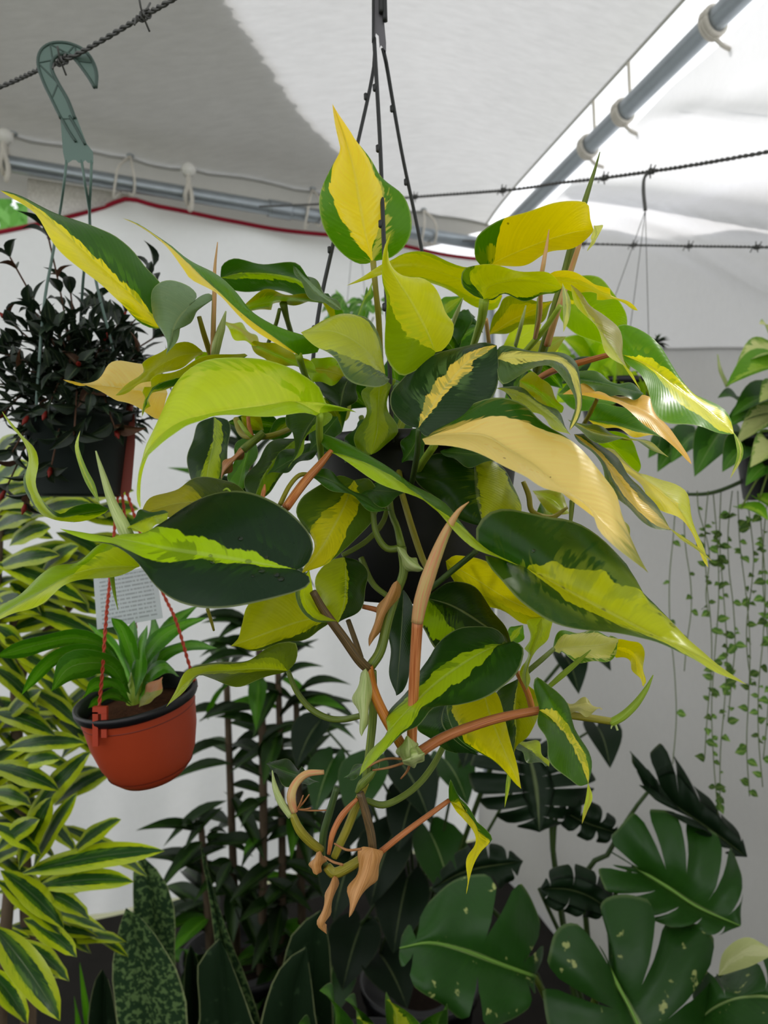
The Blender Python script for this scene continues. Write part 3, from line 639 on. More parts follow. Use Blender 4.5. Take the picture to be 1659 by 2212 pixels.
# --- upper right
ph([(1027, 560), (1025, 535), (1032, 512), (1057, 490), (1091, 470), (1145, 453), (1196, 440), (1247, 435), (1270, 441), (1274, 470)], [(1045, 579), (1110, 548), (1180, 520), (1240, 502), (1282, 496)], [(1070, 578), (1130, 569), (1188, 550), (1235, 533), (1275, 509)],
   (.70, .62), ((66, 110, 12), (206, 190, 10), bandd((-1.3,)*3, (-.2, 1.3, 1.3), c2=(196, 186, 20))), tilt=-.02, label='glowing yellow leaf at the upper right')
ph([(1301, 486), (1296, 502), (1284, 526)], [(1283, 487), (1287, 508), (1268, 543)], [(1280, 502), (1275, 525)], (.62, .60), (PL, (170, 186, 100)), tilt=.0)
ph([(1060, 590), (1003, 573), (966, 559), (923, 548), (876, 552), (843, 564), (800, 592)], [(1085, 640), (1020, 613), (950, 588), (890, 575), (830, 583), (748, 617)], [(1070, 668), (1031, 662), (984, 637), (941, 620), (900, 604), (850, 592), (795, 600)],
   (.78, .70), ((150, 178, 28), (182, 196, 26), bandd((-.6, -.6, -1.2), (.8, .8, 1.2))), tilt=-.025)
ph([(1020, 637), (998, 618), (995, 595), (1004, 580), (1032, 577), (1086, 575), (1141, 583), (1188, 594)], [(1044, 646), (1058, 618), (1110, 606), (1160, 608), (1214, 622)], [(1065, 648), (1091, 639), (1130, 646), (1165, 643), (1195, 634)],
   (.63, .58), (DG, (172, 192, 30), bandd((-.85, -.85, -.7), (.2, 1.3, 1.3), c2=LG)), tilt=-.015)
rib([(1215, 612), (1224, 650), (1223, 688), (1217, 718)], [17, 13], (.57, .55), ((140, 164, 84), PL))
ph([(1200, 586), (1263, 596), (1293, 613), (1318, 631), (1348, 648)], [(1180, 600), (1250, 613), (1300, 634), (1340, 651), (1378, 671)], [(1200, 615), (1263, 631), (1300, 644), (1335, 654)], (.66, .58), ((182, 190, 30), YL, bandd((.4,)*3, (1.2,)*3)), tilt=-.01)
ph([(1240, 600), (1289, 598), (1318, 622), (1343, 657), (1354, 691)], [(1215, 640), (1285, 680), (1350, 728)], [(1210, 690), (1265, 730), (1320, 748)], (.84, .80), ((106, 156, 18), (190, 196, 24), bandd((-.12,)*3, (.08,)*3, c2=LG)), tilt=-.02)
ph([(1250, 632), (1272, 655), (1306, 674), (1328, 705), (1340, 740), (1350, 775), (1367, 815)], [(1232, 614), (1262, 662), (1295, 716), (1330, 766), (1360, 810), (1384, 844)], [(1245, 650), (1284, 714), (1314, 756), (1348, 792), (1370, 824)],
   (.62, .55), ((150, 158, 92), (166, 184, 30), bandd((-1.3,)*3, (.05, .05, .2), c2=(120, 150, 40))), tilt=.02)
ph([(1335, 735), (1331, 710), (1343, 697), (1364, 701), (1390, 718), (1419, 750), (1449, 788), (1482, 830), (1520, 859), (1558, 885), (1576, 908)], [(1346, 767), (1400, 790), (1450, 826), (1510, 872), (1560, 913), (1586, 938)],
   [(1355, 783), (1377, 806), (1394, 842), (1415, 880), (1445, 910), (1487, 922), (1529, 929), (1565, 935)], (.63, .55), ((86, 138, 18), (206, 206, 14), bandd((-.1, -.45, -.9), (.1, .3, .9), c2=LG)), tilt=.035, fold=-.01, label='green and yellow leaf with a hooked tip at the far right')
rib([(1584, 933), (1597, 962), (1597, 990), (1577, 1034)], [13, 12], (.55, .54), (LG, PL))
ph([(1263, 828), (1290, 838), (1332, 853), (1380, 857), (1402, 865), (1425, 899), (1449, 920), (1465, 944), (1480, 975)], [(1215, 852), (1290, 849), (1350, 869), (1400, 895), (1440, 932), (1470, 970), (1494, 1003)],
   [(1263, 850), (1306, 867), (1345, 884), (1385, 905), (1412, 924), (1430, 945), (1450, 967), (1475, 988)], (.70, .60), ((222, 178, 62), (230, 186, 104), bandd((-.4,)*3, (1.3,)*3, c2=(214, 166, 40))), tilt=.02)
ph([(1256, 798), (1319, 821), (1359, 829)], [(1235, 818), (1300, 828), (1350, 840), (1390, 850)], [(1280, 842), (1332, 858), (1370, 862)], (.72, .66), ((62, 98, 20), DG), tilt=.02)
ph([(1275, 880), (1310, 868), (1360, 890), (1405, 920)], [(1266, 906), (1320, 915), (1380, 930), (1430, 945)], [(1290, 917), (1340, 933), (1390, 941)], (.74, .66), ((74, 126, 22), YL, bandd((-1.3,)*3, (-.45,)*3, c2=LG)), tilt=.02)
ph([(1279, 920), (1332, 939), (1372, 950), (1412, 963)], [(1226, 906), (1285, 934), (1345, 947), (1400, 959), (1445, 988)], [(1250, 932), (1283, 949), (1345, 953), (1395, 961)], (.66, .58), ((74, 102, 24), OL), tilt=.02)
ph([(1330, 930), (1364, 952), (1380, 984), (1384, 1010)], [(1285, 935), (1330, 972), (1376, 1024)], [(1298, 968), (1340, 1012)], (.76, .74), ((106, 158, 30), LG), tilt=-.01)
ph([(1269, 936), (1300, 966), (1332, 995), (1359, 1021), (1385, 1045), (1398, 1072), (1420, 1103), (1438, 1125)], [(1240, 938), (1290, 980), (1330, 1032), (1370, 1086), (1410, 1121), (1450, 1145)],
   [(1250, 957), (1282, 987), (1306, 1012), (1319, 1047), (1332, 1079), (1350, 1100), (1372, 1117), (1398, 1130), (1425, 1141)], (.64, .55), ((70, 96, 74), (222, 190, 96), bandd((-.5, -.5, -.75), (.25, .3, .6), c2=(150, 140, 50), tip=.6)), tilt=.03)
rib([(1446, 1141), (1473, 1162), (1505, 1184), (1539, 1213)], [8, 6], (.55, .54), (OL, OY))
ph([(1330, 975), (1375, 1022), (1398, 1025), (1425, 1040), (1457, 1052), (1481, 1064), (1494, 1085), (1500, 1120), (1506, 1150), (1517, 1185)], [(1303, 967), (1345, 998), (1412, 1050), (1459, 1089), (1481, 1126), (1503, 1166), (1530, 1226)],
   [(1320, 987), (1360, 1032), (1385, 1056), (1401, 1080), (1438, 1100), (1467, 1117), (1485, 1149), (1509, 1190)], (.68, .56), ((182, 198, 52), (202, 204, 34), bandd((-1.3,)*3, (.05, .02, .1), c2=PL)), tilt=.03)
ph([(1099, 834), (1150, 855), (1196, 885)], [(1072, 838), (1125, 856), (1182, 897), (1233, 940)], [(1110, 866), (1150, 894), (1192, 919)], (.63, .57), ((52, 84, 36), (160, 184, 40), bandd((-1.3,)*3, (.35,)*3)), tilt=.03)
ph([(1150, 802), (1171, 817), (1196, 851), (1217, 876)], [(1122, 822), (1168, 850), (1214, 892)], [(1129, 848), (1179, 877)], (.67, .62), (OL, LG), tilt=-.01)
# --- behind and below
ph([(1000, 672), (1030, 690), (1042, 720)], [(990, 745), (1010, 712), (1020, 690), (1012, 668)], [(975, 720), (978, 690), (995, 672)], (.80, .80), ((38, 72, 30), DG), tilt=.01)
ph([(1074, 668), (1092, 640), (1158, 648)], [(1055, 724), (1110, 690), (1195, 650)], [(1107, 714), (1170, 692)], (.78, .74), ((120, 150, 24), (172, 176, 20), bandd((-.3,)*3, (.6,)*3)), tilt=-.02)
ph([(785, 845), (788, 885), (775, 925), (767, 955), (778, 980)], [(820, 825), (817, 880), (815, 930), (802, 982)], [(855, 820), (845, 850), (835, 890), (860, 925), (855, 945), (825, 968)], (.69, .65), ((104, 146, 24), (132, 166, 28), bandd((-.5,)*3, (.5,)*3)), tilt=.0, fold=.015)
ph([(556, 735), (620, 752), (670, 782)], [(542, 742), (610, 772), (684, 805)], [(560, 772), (640, 796)], (.74, .70), (OL, LG), tilt=-.01)
ph([(680, 772), (720, 776), (738, 795)], [(660, 800), (700, 800), (744, 812)], [(680, 824), (720, 830)], (.74, .70), (LG, OL), tilt=-.01)
ph([(720, 803), (690, 805), (672, 815), (690, 842), (715, 870)], [(752, 818), (742, 845), (734, 884)], [(770, 825), (773, 850), (756, 877)], (.74, .72), ((38, 62, 34), (50, 80, 44), bandd((-.05,)*3, (.05,)*3)), tilt=.0, fold=.02)
ph([(426, 918), (411, 961), (407, 1005), (412, 1040)], [(462, 900), (460, 960), (450, 1010), (442, 1062)], [(492, 910), (497, 956), (489, 995), (476, 1040)], (.78, .74), ((28, 56, 22), (130, 166, 24), bandd((-.55, -.6, -1), (-.1, .1, .6))), tilt=.01)
ph([(515, 955), (500, 1000), (495, 1040)], [(545, 940), (528, 1000), (512, 1062)], [(556, 960), (545, 1010), (528, 1050)], (.76, .72), ((58, 100, 24), GR), tilt=.01)
ph([(600, 950), (560, 985), (535, 1025), (533, 1062)], [(645, 945), (600, 985), (568, 1030), (545, 1088)], [(645, 985), (612, 1022), (582, 1065)], (.74, .66), ((50, 76, 50), (112, 158, 30), bandd((-.95, -.9, -.7), (.1, 0, 0))), tilt=.01, fold=.01)
ph([(650, 960), (600, 987)], [(696, 965), (640, 988), (576, 1026)], [(655, 1000), (612, 1018)], (.70, .66), ((40, 72, 34), DG), tilt=.015)
ph([(625, 888), (614, 915), (634, 935), (642, 956), (636, 977)], [(692, 885), (665, 924), (651, 955), (641, 982), (622, 1012)], [(718, 898), (690, 923), (665, 949), (646, 978)], (.66, .60), ((62, 92, 66), (120, 164, 40), bandd((-1.2,)*3, (-.3,)*3)), tilt=.01)
ph([(690, 1290), (640, 1268), (560, 1288), (530, 1310), (522, 1350), (516, 1382)], [(702, 1330), (640, 1345), (570, 1370), (498, 1396)], [(712, 1348), (687, 1362), (644, 1383), (591, 1398), (540, 1401)], (.62, .56), ((60, 80, 44), (156, 172, 32), bandd((-.5, -.7, -.9), (1.3,)*3)), tilt=.0, fold=.015)
ph([(710, 1212), (690, 1235), (683, 1275), (695, 1310), (715, 1338)], [(744, 1203), (747, 1250), (744, 1300), (730, 1346)], [(771, 1210), (790, 1231), (795, 1256), (790, 1290), (771, 1320), (748, 1337)], (.64, .60), ((40, 64, 36), (152, 176, 32), bandd((-.1,)*3, (1.3,)*3, c2=DG)), tilt=.0, fold=.015)
ph([(640, 1425), (642, 1395), (628, 1387), (582, 1400), (549, 1422), (485, 1424), (443, 1437), (405, 1454), (380, 1490)], [(622, 1449), (560, 1445), (500, 1448), (440, 1453), (400, 1476), (359, 1527)], [(600, 1459), (549, 1471), (506, 1479), (460, 1473), (430, 1464), (401, 1483), (371, 1515)],
   (.68, .58), ((92, 112, 56), (150, 176, 34), bandd((-.25, -.3, -1.3), (.3, .5, 1.3), c2=(112, 134, 60))), tilt=.02)
ph([(968, 1705), (972, 1684), (983, 1716), (1003, 1743), (1025, 1770), (1057, 1806), (1042, 1830), (1027, 1862), (1015, 1900)], [(970, 1730), (1003, 1751), (1030, 1786), (1032, 1825), (1018, 1875), (1007, 1932)],
   [(985, 1749), (1003, 1763), (1017, 1795), (1021, 1828), (1012, 1870), (1005, 1915)], (.62, .57), ((190, 194, 30), (60, 100, 36), bandd((.1, .5, 2), (1.3, 1.3, 3))), tilt=.01)
ph([(600, 1640), (640, 1655)], [(575, 1650), (620, 1668), (690, 1690)], [(610, 1690), (655, 1698)], (.72, .68), ((40, 66, 36), DG), tilt=.02)
ph([(790, 1640), (820, 1620)], [(742, 1680), (780, 1655), (830, 1612)], [(770, 1680), (815, 1655)], (.70, .68), ((44, 76, 34), GR), tilt=.02)
ph([(700, 690), (735, 730)], [(735, 760), (722, 700), (690, 640)], [(755, 720), (730, 660)], (.86, .84), (GR, OL), tilt=.01)
ph([(795, 620), (800, 650)], [(770, 690), (786, 650), (806, 604)], [(785, 680), (802, 640)], (.84, .82), (GR, LG), tilt=.01)
for (x0, y0, x1, y1, w, dd, c) in ((860, 700, 900, 620, 60, .88, LM), (930, 700, 1000, 640, 50, .9, GR), (1080, 760, 1170, 700, 60, .88, LM), (1120, 800, 1210, 740, 60, .9, (180, 204, 30)),
        (480, 820, 420, 760, 50, .8, LG), (640, 840, 560, 860, 50, .82, DG), (740, 930, 700, 860, 60, .8, DG), (880, 860, 850, 960, 50, .78, DG), (960, 960, 1060, 980, 50, .78, DG),
        (570, 930, 520, 900, 40, .8, OL), (1180, 960, 1250, 1040, 60, .78, GR), (1150, 1060, 1230, 1110, 50, .8, OL), (640, 900, 580, 950, 44, .8, DG), (1120, 1150, 1160, 1230, 50, .78, DG),
        (1170, 1080, 1180, 1140, 40, .8, GR), (1090, 1400, 1130, 1350, 40, .74, GR), (1320, 1110, 1360, 1180, 30, .7, OL)):
    M = [(x0, y0), ((x0+x1)/2+4, (y0+y1)/2-4), (x0+(x1-x0)*.8, y0+(y1-y0)*.8), (x1, y1)]; rib(M, [w, w*.6], (dd, dd-.03), (c, mid(c, LM), bandd((-.3,)*3, (.4,)*3)))
rf = random.Random(21)
for k in range(30):
    x0, y0 = rf.uniform(600, 1230), rf.uniform(760, 985); a_ = rf.uniform(-3.3, .2); L = rf.uniform(80, 140); dd = rf.uniform(.82, .93)
    x1, y1 = x0+L*math.cos(a_), y0+L*.7*math.sin(a_); w = rf.uniform(45, 75); cc = rf.choice((DG, DG, DK, GR, OL, (44, 82, 30)))
    M = [(x0, y0), (x0+(x1-x0)*.3, y0+(y1-y0)*.3-6), (x0+(x1-x0)*.7, y0+(y1-y0)*.7-4), (x1, y1)]
    rib(M, [w, w*.7], (dd, dd-.02), (cc, mid(cc, LG), bandd((-.3,)*3, (.25,)*3)), tilt=.015)
for (A_, M_, B_, d_) in (([(690, 905), (670, 935)], [(730, 900), (702, 935), (668, 975)], [(735, 935), (705, 972)], (.69, .66)), ([(770, 915), (745, 960)], [(790, 905), (775, 955), (745, 1000)], [(812, 930), (790, 985)], (.685, .67)), ([(880, 935), (868, 965)], [(905, 925), (893, 965), (868, 1000)], [(925, 950), (905, 990)], (.68, .66)), ([(985, 960), (1040, 965)], [(950, 975), (1010, 980), (1075, 985)], [(990, 1000), (1040, 1005)], (.68, .67))):
    ph(A_, M_, B_, d_, (DG, (58, 100, 36), bandd((-.2,)*3, (.2,)*3)), tilt=.015, rows=16, cols=4)
# --- stems, shoots and papery sheaths
def stem_material(name, a, b, stripe=26.0):
    s = NT(name); uv = s.n('ShaderNodeUVMap'); uv.uv_map = 'UVMap'; sp = s.n('ShaderNodeSeparateXYZ'); s.lk(uv.outputs[0], sp.inputs[0])
    n1 = s.noise(s.xyz(s.math('MULTIPLY', sp.outputs[0], stripe), s.math('MULTIPLY', sp.outputs[1], 2.5), 0.0), 1.0, 2)
    col = s.mixc(s.step(n1, .35, .65), lin(a), lin(b))
    return s.finish(col, .45, .4, 0, .08, None, s.bump(n1, .4, .001))
S_gr = stem_material('green_stem', (84, 104, 34), (122, 138, 50)); S_ol = stem_material('olive_stem', (128, 124, 30), (160, 150, 48)); S_or = stem_material('orange_stem', (170, 96, 18), (196, 126, 40))
S_tan = stem_material('tan_stem', (166, 90, 42), (204, 132, 78)); S_br = stem_material('brown_stem', (74, 62, 36), (118, 92, 56)); S_lm = stem_material('lime_stem', (136, 166, 40), (160, 184, 60))
S_pk = stem_material('pink_sheath', (208, 138, 98), (196, 176, 108)); S_ps = stem_material('pale_sheath', (160, 178, 104), (190, 200, 136)); S_dg = stem_material('dark_petiole', (48, 72, 32), (74, 96, 40))
S_dry = stem_material('dry_sheath', (176, 120, 58), (206, 152, 92), 40); S_root = stem_material('aerial_root', (150, 92, 46), (180, 130, 80))
def st(pts, m, name='stem', **k): return tubep(name, pts, m, phil, **k)
st([(889, 1614, .56, 22), (893, 1500, .555, 23), (897, 1420, .55, 24), (902, 1338, .545, 25)], S_tan)
st([(901, 1345, .545, 26), (909, 1300, .543, 31), (924, 1250, .54, 32), (944, 1195, .537, 27), (966, 1145, .533, 20), (990, 1105, .53, 11), (1013, 1084, .528, 2)], S_pk, 'sheath', sides=10)
st([(676, 1278, .56, 16), (700, 1320, .565, 19), (740, 1375, .57, 21), (775, 1425, .575, 22), (795, 1445, .58, 22)], S_br)
st([(795, 1440, .58, 22), (806, 1490, .58, 22), (830, 1545, .575, 23), (872, 1618, .565, 22)], S_or)
st([(868, 1182, .60, 20), (872, 1235, .60, 20), (855, 1285, .60, 20), (838, 1340, .595, 21), (822, 1405, .59, 22), (800, 1440, .585, 22)], S_gr)
st([(804, 1450, .60, 20), (806, 1540, .61, 19), (797, 1630, .61, 18), (788, 1690, .61, 16)], S_gr)
st([(895, 1632, .56, 24), (960, 1592, .56, 22), (1040, 1562, .56, 21), (1100, 1546, .56, 20), (1168, 1534, .56, 18)], S_tan)
st([(1168, 1537, .57, 18), (1240, 1546, .58, 17), (1325, 1559, .58, 16)], S_ol)
st([(1318, 1562, .58, 18), (1345, 1547, .578, 19), (1372, 1522, .575, 17), (1395, 1490, .572, 11), (1411, 1458, .57, 2)], S_lm, 'sheath')
st([(1330, 1566, .578, 5), (1334, 1578, .576, 5)], S_ps, 'root'); st([(1322, 1566, .578, 4), (1320, 1574, .576, 3)], S_ps, 'root')
st([(1118, 1452, .62, 13), (1140, 1498, .61, 14), (1152, 1542, .60, 15)], S_or)
st([(622, 1449, .68, 11), (640, 1492, .68, 13), (668, 1528, .68, 14), (705, 1550, .675, 15), (740, 1554, .67, 14), (780, 1546, .65, 13)], S_gr, 'petiole')
st([(1183, 1486, .66, 10), (1215, 1458, .655, 14), (1245, 1432, .65, 12), (1276, 1404, .64, 2)], S_lm, 'sheath')
st([(1138, 1452, .68, 12), (1170, 1425, .68, 12), (1196, 1402, .69, 10)], S_gr, 'petiole')
ph([(1225, 1518), (1260, 1512)], [(1205, 1530), (1250, 1526), (1302, 1531)], [(1220, 1542), (1265, 1543)], (.585, .57), ((176, 172, 112), (196, 190, 130)), tilt=.01)
st([(778, 1712, .60, 17), (790, 1755, .60, 19), (801, 1800, .60, 19), (806, 1842, .60, 18)], S_br)
st([(790, 1690, .61, 16), (772, 1735, .61, 18), (752, 1785, .61, 19), (735, 1822, .61, 18), (722, 1852, .61, 16)], S_ol)
st([(772, 1725, .60, 8), (740, 1760, .60, 15), (719, 1800, .60, 14), (710, 1845, .60, 8)], S_tan, 'sheath')
st([(728, 1700, .62, 15), (712, 1755, .62, 17), (699, 1802, .62, 17), (696, 1856, .62, 16), (712, 1880, .62, 18)], S_dg)
st([(631, 1757, .60, 16), (647, 1792, .60, 20), (672, 1820, .605, 20), (694, 1836, .61, 18)], S_ol)
st([(706, 1872, .61, 20), (722, 1886, .61, 23), (752, 1874, .61, 22), (780, 1856, .61, 20)], S_ol)
st([(588, 1664, .60, 2), (594, 1700, .60, 12), (607, 1732, .60, 17), (628, 1764, .60, 14)], S_ps, 'sheath')
st([(700, 1668, .61, 10), (662, 1672, .61, 16), (638, 1694, .605, 18), (629, 1722, .60, 20), (636, 1754, .60, 16)], S_pk, 'sheath')
for e in ((668, 1716), (655, 1718), (672, 1745), (705, 1750), (648, 1735)): st([(642, 1748, .60, 5), ((642+e[0])/2, (1748+e[1])/2+2, .597, 4), (e[0], e[1], .595, 3)], S_root, 'root', sides=5)
st([(790, 1728, .62, 13), (826, 1739, .62, 15), (866, 1723, .63, 15), (904, 1694, .64, 15), (934, 1656, .65, 15), (958, 1612, .66, 13)], S_gr)
st([(820, 1842, .60, 14), (870, 1802, .60, 13), (920, 1765, .61, 12), (970, 1729, .62, 10)], S_tan, 'petiole')
st([(770, 1712, .60, 8), (782, 1694, .598, 20), (800, 1676, .595, 16), (815, 1660, .592, 3)], S_gr, 'sheath')
for e in (((880, 1640), (830, 1640), (785, 1662)), ((882, 1645), (840, 1658), (805, 1664)), ((885, 1650), (880, 1665), (866, 1682)), ((780, 1834), (750, 1836), (722, 1822)), ((740, 1868), (720, 1862), (700, 1850))):
    st([(e[0][0], e[0][1], .56, 6), (e[1][0], e[1][1], .57, 6), (e[2][0], e[2][1], .575, 4)], S_root, 'root', sides=6)
def dry(A, M, B, d, m, lb=None):
    v, f, uv = leaf_geo(A, M, B, d, .0, .02, 0, 20, 5, .003, .1); o = mesh('sheath', v, f, m, phil, uv)
    if lb: o['label'] = lb
dry([(782, 1830), (774, 1858), (763, 1898), (755, 1930)], [(806, 1832), (796, 1880), (776, 1930), (754, 1982)], [(828, 1840), (826, 1866), (814, 1894), (794, 1910), (774, 1940)], (.585, .57), S_dry, 'dry tan papery leaf sheath')
dry([(716, 1898), (709, 1930), (697, 1969), (690, 1997)], [(722, 1892), (715, 1930), (703, 1969), (695, 1997), (706, 2018)], [(729, 1898), (722, 1932), (709, 1969), (701, 1997)], (.60, .59), S_dry)
dry([(680, 1850), (672, 1880)], [(692, 1838), (686, 1864), (684, 1890)], [(700, 1852), (694, 1876)], (.60, .60), S_dry)
dry([(776, 1462), (767, 1500), (775, 1543)], [(790, 1444), (786, 1500), (785, 1545), (781, 1591)], [(802, 1460), (804, 1510), (793, 1552)], (.57, .56), S_ps, 'pale green withered sheath')
dry([(842, 1268), (824, 1307), (806, 1350)], [(858, 1254), (838, 1300), (815, 1350), (797, 1397)], [(868, 1270), (842, 1312), (822, 1352)], (.585, .58), S_dry)
dry([(866, 1610), (862, 1640)], [(880, 1588), (882, 1622), (888, 1655)], [(896, 1605), (912, 1640)], (.545, .55), S_ps)
dry([(880, 1628), (890, 1612)], [(868, 1644), (892, 1634), (918, 1626)], [(885, 1652), (910, 1646)], (.54, .54), S_ps)
dry([(866, 1185), (885, 1200)], [(858, 1180), (885, 1215), (915, 1230)], [(870, 1215), (890, 1238)], (.59, .58), S_ps)
st([(806, 1104, .60, 12), (812, 1150, .60, 14), (835, 1184, .60, 15), (868, 1184, .60, 17)], S_gr); st([(868, 1184, .60, 20), (858, 1140, .61, 15), (845, 1105, .63, 14), (838, 1040, .68, 14), (830, 990, .74, 14)], S_gr)
st([(868, 1066, .66, 14), (890, 1140, .64, 15), (912, 1205, .63, 15), (930, 1240, .62, 14)], S_ol); st([(868, 1066, .66, 14), (862, 1020, .70, 14), (852, 960, .76, 14)], S_ol)
st([(740, 1200, .64, 11), (790, 1170, .65, 12), (826, 1130, .66, 12), (838, 1090, .69, 11)], S_gr, 'petiole'); st([(780, 1205, .66, 13), (805, 1260, .65, 13), (840, 1290, .64, 12)], S_gr)
st([(1030, 1190, .57, 13), (1000, 1214, .58, 13), (968, 1240, .59, 13), (930, 1272, .60, 12)], S_dg, 'petiole')
st([(904, 926, .58, 12), (902, 970, .60, 13), (896, 1010, .64, 13), (888, 1050, .70, 12)], S_dg, 'petiole'); st([(938, 962, .60, 18), (912, 1000, .66, 17), (896, 1030, .72, 15)], S_lm, 'petiole')
st([(806, 564, .74, 14), (812, 630, .745, 13), (818, 690, .76, 14), (822, 780, .79, 14)], S_ol, 'petiole')
st([(691, 896, .58, 16), (690, 940, .60, 16), (694, 990, .64, 14)], S_lm, 'petiole'); st([(716, 974, .60, 12), (690, 1005, .595, 17), (655, 1045, .59, 20), (618, 1096, .57, 20)], S_tan, 'petiole')
st([(676, 1026, .61, 9), (648, 1026, .605, 10), (625, 1050, .60, 10), (605, 1090, .59, 11)], S_ol, 'petiole')
st([(645, 768, .62, 18), (652, 790, .64, 15), (666, 830, .70, 14)], S_lm, 'petiole'); st([(612, 656, .74, 18), (620, 690, .76, 12), (632, 730, .80, 12)], S_gr, 'petiole'); st([(604, 668, .74, 8), (596, 700, .76, 9), (580, 740, .8, 9)], S_gr, 'petiole')
st([(430, 684, .64, 10), (440, 720, .65, 12), (456, 770, .68, 13)], S_ol, 'petiole')
st([(470, 523, .63, 2), (464, 580, .635, 7), (463, 640, .64, 10), (461, 700, .645, 11), (460, 770, .66, 12)], S_pk, 'sheath')
st([(488, 672, .64, 3), (478, 710, .645, 17), (468, 745, .65, 20), (462, 780, .66, 16)], S_ps, 'sheath')
st([(1296, 328, .66, 2), (1284, 370, .665, 7), (1268, 420, .67, 12), (1250, 480, .68, 15), (1236, 530, .69, 18), (1218, 600, .70, 19), (1200, 660, .71, 19), (1178, 740, .74, 20), (1160, 800, .78, 20)], S_gr)
st([(1262, 500, .675, 6), (1246, 545, .68, 12), (1228, 600, .69, 14), (1205, 670, .70, 14), (1182, 745, .73, 16)], S_pk, 'sheath')
st([(1186, 496, .62, 2), (1181, 530, .62, 7), (1174, 570, .62, 10), (1168, 610, .63, 10), (1166, 680, .66, 10), (1156, 730, .7, 9)], S_pk, 'sheath')
st([(1165, 645, .66, 10), (1162, 690, .68, 11), (1156, 735, .72, 11)], S_lm, 'petiole'); st([(1210, 660, .68, 11), (1180, 705, .70, 13), (1150, 742, .72, 14), (1120, 775, .75, 12)], S_lm, 'petiole')
st([(1046, 648, .63, 22), (1040, 690, .65, 19), (1024, 742, .70, 15), (1010, 790, .76, 14)], S_lm, 'petiole'); st([(1050, 690, .68, 9), (1056, 740, .72, 9)], S_pk, 'sheath')
st([(1136, 660, .70, 3), (1126, 700, .71, 9), (1114, 745, .74, 9)], S_ps, 'sheath'); st([(1000, 644, .72, 2), (985, 680, .74, 10), (972, 715, .76, 10)], S_ps, 'sheath')
st([(1324, 764, .64, 11), (1280, 776, .66, 13), (1230, 790, .68, 15), (1180, 808, .72, 15), (1120, 850, .78, 14)], S_tan, 'petiole')
st([(1290, 862, .70, 9), (1276, 890, .71, 10), (1262, 915, .73, 10)], S_ol, 'petiole'); st([(1236, 1082, .60, 12), (1234, 1110, .595, 10), (1230, 1164, .585, 2)], S_gr, 'sheath')
st([(1130, 1040, .70, 10), (1142, 1070, .70, 12), (1150, 1105, .70, 12), (1190, 1118, .70, 14), (1226, 1096, .70, 6)], S_ol)
st([(510, 905, .72, 14), (520, 935, .71, 13), (545, 945, .70, 13), (590, 940, .70, 13), (630, 925, .74, 12)], S_ol); st([(570, 935, .69, 18), (545, 955, .69, 18), (525, 972, .69, 19)], S_gr)
dry([(525, 968), (500, 985), (480, 1010)], [(532, 972), (506, 996), (486, 1018), (478, 1035)], [(520, 990), (500, 1012)], (.69, .70), S_root)
st([(516, 910, .70, 8), (530, 930, .69, 10), (545, 944, .69, 10)], S_lm); st([(536, 900, .69, 8), (538, 920, .69, 9), (545, 944, .69, 9)], S_tan)
st([(498, 1062, .55, 4), (490, 1056, .55, 6), (482, 1060, .55, 3)], S_lm, 'tendril'); st([(572, 1046, .57, 3), (570, 1060, .57, 10), (566, 1078, .57, 10)], S_tan, 'sheath')
st([(207, 974, .55, 3), (213, 995, .55, 7), (224, 1030, .55, 13), (242, 1085, .548, 20), (262, 1128, .545, 28), (276, 1160, .545, 30)], S_ps, 'sheath', sides=10)
st([(830, 990, .74, 14), (800, 960, .78, 14), (780, 900, .80, 12)], S_gr); st([(752, 1340, .62, 12), (768, 1385, .61, 13), (780, 1420, .60, 12)], S_br)
st([(783, 1310, .64, 10), (815, 1318, .64, 12), (828, 1330, .63, 10)], S_tan); st([(240, 1235, .57, 12), (247, 1280, .565, 7), (255, 1318, .56, 1)], S_lm, 'leaf_tail'); st([(448, 1315, .56, 8), (456, 1340, .565, 7), (462, 1362, .57, 5)], S_ol, 'sheath')
# --- pot, soil and wire hanger
MT_black = plain('black_plastic', (17, 17, 19), .42, .4, var=.1, scale=20)
pc_ = P(900, 1284, .80)
PT = [(.084, 0), (.088, .004), (.096, .07), (.106, .145), (.108, .150), (.112, .151), (.114, .165), (.110, .166), (.107, .16), (.103, .148)]
lathe('pot', PT, pc_, MT_black, phil); lathe('soil', [(.105, .146), (.06, .151), (.001, .156)], pc_, MT_soil, phil)
hp = P(818, 60, .80); S_blk = plain('black_hanger', (34, 36, 36), .45, .4)
rim = pc_+Vector((0, 0, .205))
v, f = [], []
plate = [(806, -60), (824, -60), (826, 20), (830, 50), (834, 92), (834, 112), (828, 104), (823, 98), (820, 104), (818, 78), (812, 72), (809, 90), (806, 96), (805, 40)]
n_ = len(plate)
for dd in (.798, .802): v += [P(x, y, dd) for x, y in plate]
f = [tuple(range(n_)), tuple(range(2*n_-1, n_-1, -1))]+[(i, (i+1) % n_, n_+(i+1) % n_, n_+i) for i in range(n_)]
hang = mesh('hanger_plate', v, f, plain('grey_black_plate', (92, 90, 94), .4, .5), phil, smooth=False)
for x0, y0, x1, y1, w in ((824, -70, 824, 28, 12), (829, -70, 832, 46, 11), (806, -70, 806, 92, 6)):
    q = [P(x0, y0, .795), P(x1, y1, .795)]; tube3('hanger_bar', [q[0], q[0].lerp(q[1], .5), q[1]], w/2/F*.795, S_blk, phil)
tube3('hook', [P(815, -60, .80), P(815, -200, .80), P(800, -290, .81), P(770, -280, .82), P(762, -210, .82)], .004, S_blk, phil)
